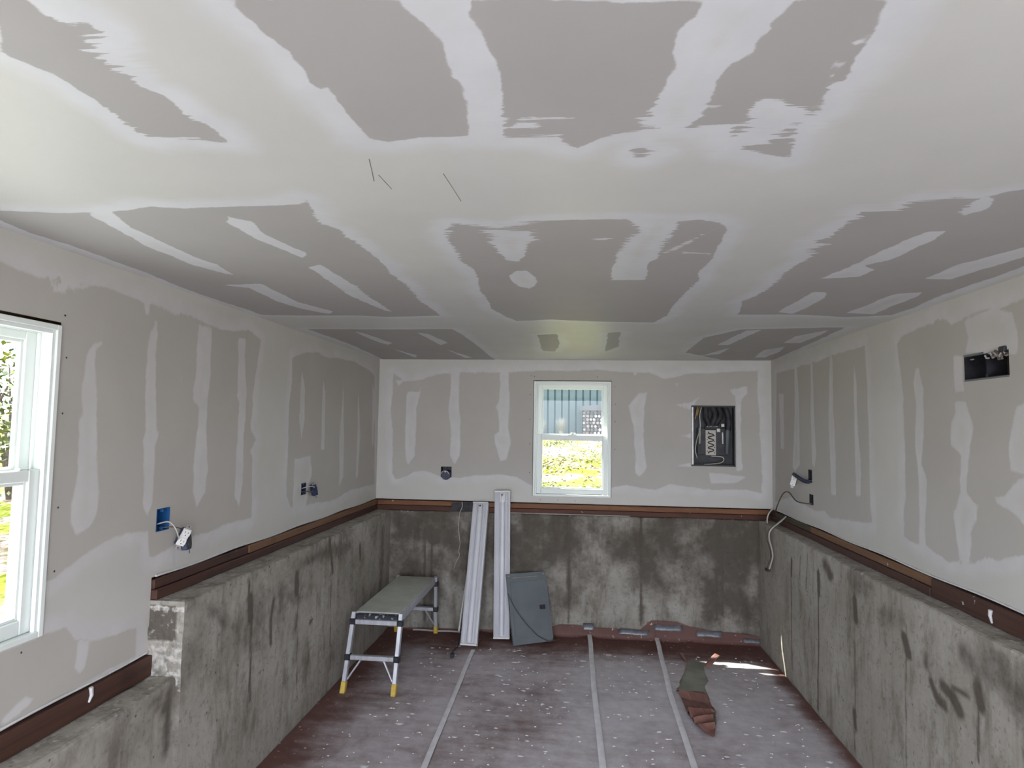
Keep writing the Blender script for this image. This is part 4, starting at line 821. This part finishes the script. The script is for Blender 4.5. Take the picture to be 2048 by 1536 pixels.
for q, r, mt in (([(.055, .03, .47), (.045, .025, .42), (.035, .03, .37)], .005, M_CABLEY), ([(.07, .03, .47), (.06, .025, .44), (.05, .03, .40)], .004, M_CABLEY), ([(.085, .03, .47), (.07, .022, .40), (.072, .022, .30), (.045, .025, .20), (.035, .025, .12), (.05, .03, .06)], .0045, M_CABLEW), ([(.072, .028, .30), (.070, .028, .18)], .0055, M_CABLEW), ([(.10, .025, .012), (.17, .02, .018), (.235, .02, .030), (.255, .025, .055), (.235, .03, .075), (.16, .035, .078)], .0045, M_CABLEW), ([(.03, .03, .05), (.06, .03, .03), (.09, .03, .02)], .004, M_CABLED)):
    MB().tube(catmull(q, 6), r, 6).build('branch_wire', mt, bp, True)

# ------------------------------------------------------------------ outdoors
def gz(x, y): return float(np.interp(y, [-30, -.3, .3, 2, 5.3, 18, 60], [-.4, -.06, .28, .45, .70, 1.40, 3.2]))
def ground_mat():
    m, nt, b = newmat('yard_ground'); g = NT(nt); v = g.coords()
    a = g.noise(v, .9, 5, .6); f = g.noise(v, 9, 5, .7)
    grass = g.mix(g.ramp(f, .3, .7), (.08, .10, .006), (.18, .19, .012)); lit = g.mix(g.ramp(f, .35, .65), (.14, .09, .065), (.32, .25, .21))
    g.l(g.mix(g.ramp(a, .47, .56), grass, lit), b.inputs['Base Color']); b.inputs['Roughness'].default_value = .95; b.inputs['Specular IOR Level'].default_value = .1
    return m
xs = np.concatenate([seg(-30, -4, 2)[:-1], seg(-4, XL-.31, .3), seg(XR+.31, 5, .3), seg(5, 30, 2)[1:]]); ys = np.concatenate([seg(-30, -1.42, 1.5), seg(-1.3, 5.2, .4), seg(5.34, 19, .25), seg(20, 60, 4)])
me, P = grid_mesh('yard', xs, ys, lambda P: np.stack([P[:, 0], P[:, 1], [gz(*q) + .03*noise.noise(Vector((q[0]*1.5, q[1]*1.5, 0))) for q in P]], 1), [(XL-.31, XR+.31, -1.42, 5.34)], False)
tag(obj_from('yard', me, ground_mat()), 'sunlit yard sloping up behind the back window', 'ground', kind='structure')
def leaf_mesh(name, pts, size, mats):
    V = []; F = []; mi = []
    for (x, y, z) in pts:
        a = random.random()*6.283; tl = random.uniform(-.9, .9); s = size*random.uniform(.6, 1.3); b = len(V)
        d = Vector((math.cos(a), math.sin(a), tl)).normalized(); e = d.cross(Vector((random.uniform(-.5,.5), random.uniform(-.5,.5), 1))).normalized(); p = Vector((x, y, z))
        V += [p, p + d*s*.5 + e*s*.28, p + d*s, p + d*s*.5 - e*s*.28]; F.append((b, b+1, b+2, b+3)); mi.append(random.randrange(len(mats)))
    me = bpy.data.meshes.new(name); me.from_pydata([tuple(v) for v in V], [], F)
    for m in mats: me.materials.append(m)
    me.polygons.foreach_set('material_index', mi); return me
G1 = simple('leaf_yellow_green', (.19, .205, .012), (.26, .265, .018), 5, .6); G2 = simple('leaf_green', (.025, .05, .006), (.045, .08, .01), 5, .6); G3 = simple('leaf_brown', (.14, .09, .065), (.30, .22, .18), 5, .8)
G4 = simple('leaf_olive', (.06, .085, .014), (.12, .145, .025), 5, .6); GY = simple('flower_yellow', (.3, .23, .012), (.36, .28, .02), 5, .6)
pts = []
while len(pts) < 9000:
    x, y = random.uniform(-2.5, 2.5), 6 + 11*random.random()**.8
    nn = noise.noise(Vector((x*.55+4, y*.4, 0)))
    if nn > -.06: pts.append((x, y, gz(x, y) + random.uniform(.0, .10)*min(1, nn+.3)))
tag(obj_from('groundcover', leaf_mesh('groundcover', pts, .075, [G1, G1, G1, G4])), 'yellow green groundcover leaves in the yard behind the back window', 'groundcover', kind='stuff')
pts = [(random.uniform(-2.5, 2.5), random.uniform(7, 17), 0) for _ in range(3500)]; pts = [(x, y, gz(x, y)+.025) for x, y, z in pts]
tag(obj_from('leaf_litter', leaf_mesh('leaf_litter', pts, .07, [G3])), 'pinkish brown fallen leaves among the groundcover', 'leaf litter', kind='stuff')
tag(MB().add([(-5, -12, -.02), (5, -12, -.02), (5, YR-.3, -.02), (-5, YR-.3, -.02), (-5, -12, -.3), (5, -12, -.3), (5, YR-.3, -.3), (-5, YR-.3, -.3)], [(0,1,2,3), (7,6,5,4), (0,4,5,1), (1,5,6,2), (2,6,7,3), (3,7,4,0)]).build('bounce_slab', simple('bounce_slab_concrete', (.32, .315, .305), (.38, .375, .36), 3, .9)), 'pale concrete driveway added unseen behind the viewer to light the ceiling', 'bounce_slab', kind='structure')  # unseen pale ground, added to bounce sunlight in onto the ceiling
# green shed
shed = empty('metal_shed', (0, 18, 1.38)); tag(shed, 'blue green metal sided shed beyond the back window', 'shed')
M_SHED = simple('shed_green', (.040, .064, .068), (.048, .076, .080), 2, .5)
MB().box((-5, .05, -.3), (7, 4, 3.2)).build('wall', M_SHED, shed)
pm = MB().add([(0, .05, 0), (.018, 0, 0), (.170, 0, 0), (.188, .05, 0), (0, .05, 3.2), (.018, 0, 3.2), (.170, 0, 3.2), (.188, .05, 3.2)], [(0,1,5,4), (1,2,6,5), (2,3,7,6)]).mesh('siding_panel', M_SHED)
for k in range(60): q = obj_from('siding_panel', pm, None, shed); q.location = (-5+.2*k+.006, 0, 0)
MB().add([(-5.3, -.3, 3.15), (7.3, -.3, 3.15), (7.3, 4.3, 4.4), (-5.3, 4.3, 4.4), (-5.3, -.3, 3.22), (7.3, -.3, 3.22), (7.3, 4.3, 4.47), (-5.3, 4.3, 4.47)], [(0,1,2,3), (7,6,5,4), (0,4,5,1), (1,5,6,2), (2,6,7,3), (3,7,4,0)]).build('roof', M_ROOF, shed)
# firewood stack with tarp
M_BARK = simple('log_bark', (.05, .033, .027), (.10, .07, .058), 14, .9); M_END = simple('log_end', (.10, .075, .065), (.26, .21, .185), 30, .9)
lm = MB()
ring = [(.068*math.cos(k*.6283+.2)*(1 if k % 3 else .86), .068*math.sin(k*.6283+.2)*(1 if k % 4 else .9)) for k in range(10)]
lm.prism(ring, .42, Matrix.Rotation(-math.pi/2, 4, 'X')); lme = lm.mesh('firewood_log', M_END)
lme.materials.append(M_BARK)
for p in lme.polygons: p.material_index = 0 if abs(p.normal.y) > .9 else 1
lmes = [lme]
for c1_, c2_ in (((.16, .10, .08), (.34, .25, .21)), ((.05, .035, .03), (.11, .08, .07)), ((.22, .19, .17), (.40, .36, .33))):
    q = lme.copy(); q.materials[0] = simple('log_end', c1_, c2_, 22, .9); lmes.append(q)
for r in range(7):
    xx = .17 + random.uniform(0, .05)
    while xx < 1.22:
        rad = random.uniform(.036, .053); o = obj_from('firewood_log', random.choice(lmes)); o.location = (xx+rad, 17.25+random.uniform(-.05, .05), 1.44+.05+.092*r); o.rotation_euler = (0, random.random()*6, 0); k_ = rad/.068; o.scale = (k_, 1, k_*random.uniform(.75, .95)); xx += 2*rad+random.uniform(.002, .02)
        tag(o, 'split firewood log stacked against the green shed', 'log', 'firewood stack outside')
tp = MB().add([(.10, 17.18, 2.10), (1.28, 17.18, 2.12), (1.28, 17.75, 2.14), (.10, 17.75, 2.13), (.10, 17.17, 2.22), (.7, 17.17, 2.26), (1.28, 17.17, 2.23), (1.28, 17.75, 2.25), (.7, 17.75, 2.28), (.10, 17.75, 2.24)], [(0,1,6,5,4), (4,5,8,9), (5,6,7,8), (3,2,1,0)[::-1], (1,2,7,6), (2,3,9,8,7), (3,0,4,9)]).build('tarp', simple('tarp_grey', (.05, .05, .055), (.08, .08, .085), 8, .6))
tag(tp, 'dark tarp covering the firewood stack', 'tarp')
def grass_clump(x, y, h, label):
    V = []; F = []; z0 = gz(x, y)
    for k in range(260):
        a = random.random()*6.283; l = random.random()**.6; hh = h*random.uniform(.6, 1.1); b = len(V); c = Vector((x+.05*math.cos(a), y+.05*math.sin(a), z0))
        d = Vector((math.cos(a), math.sin(a), 0)); w = d.cross(Vector((0,0,1)))*.006
        for t in (0, .5, 1): p = c + d*(.16*l*t*t) + Vector((0,0,hh*t*(1-.15*l*t))); V += [p-w*(1.2-t), p+w*(1.2-t)]
        F += [(b, b+1, b+3, b+2), (b+2, b+3, b+5, b+4)]
    tag(MB().add(V, F).build('dry_grass_clump', simple('dry_grass', (.18, .165, .13), (.30, .275, .23), 6, .9)), label, 'grass', 'dry grass clumps by the shed')
grass_clump(-.95, 17.3, .50, 'left pale dry grass clump before the green shed'); grass_clump(-.40, 17.3, .54, 'right pale dry grass clump before the green shed')
# greenery outside the left window
def shrub(x, y, h, rx, n, size, mats, label, stem=True):
    z0 = gz(x, y); root = empty('shrub', (x, y, z0)); tag(root, label, 'shrub', 'shrubs outside the left window'); pts = []
    for _ in range(n):
        u = Vector((random.gauss(0, 1), random.gauss(0, 1), random.gauss(0, 1))).normalized()*(random.random()**.4)
        pts.append((u.x*rx, u.y*rx, h*.58 + u.z*h*.44))
    obj_from('foliage', leaf_mesh('foliage', pts, size, mats), None, root)
    mb = MB()
    for k in range(5): a = k*1.256; mb.tube([(0, 0, 0), (.1*rx*math.cos(a), .1*rx*math.sin(a), h*.3), (.5*rx*math.cos(a), .5*rx*math.sin(a), h*.75)], [.03, .02, .008], 6)
    mb.build('stem', M_BARK, root)
shrub(-5.0, 4.6, 1.7, .75, 1500, .07, [G2, G4, G4], 'tall leafy green shrub nearest the left window')
shrub(-6.2, 6.4, 2.0, .9, 1600, .08, [G2, G4, G1], 'large green shrub further behind the left window')
shrub(-4.4, 3.3, .8, .40, 500, .06, [G1, GY, G4], 'low yellow flowering shrub outside the left window')
shrub(-6.6, 4.5, 1.9, .8, 1500, .08, [G2, G4], 'dark green shrub at the back outside the left window')
tag(MB().box((-4.0, .25, .1), (XL-.32, 5.3, .52)).build('gravel_bed', simple('gravel', (.60, .60, .59), (.74, .74, .73), 40, .9, bump=.01)), 'pale grey gravel bed along the outside of the left wall', 'gravel', kind='structure')
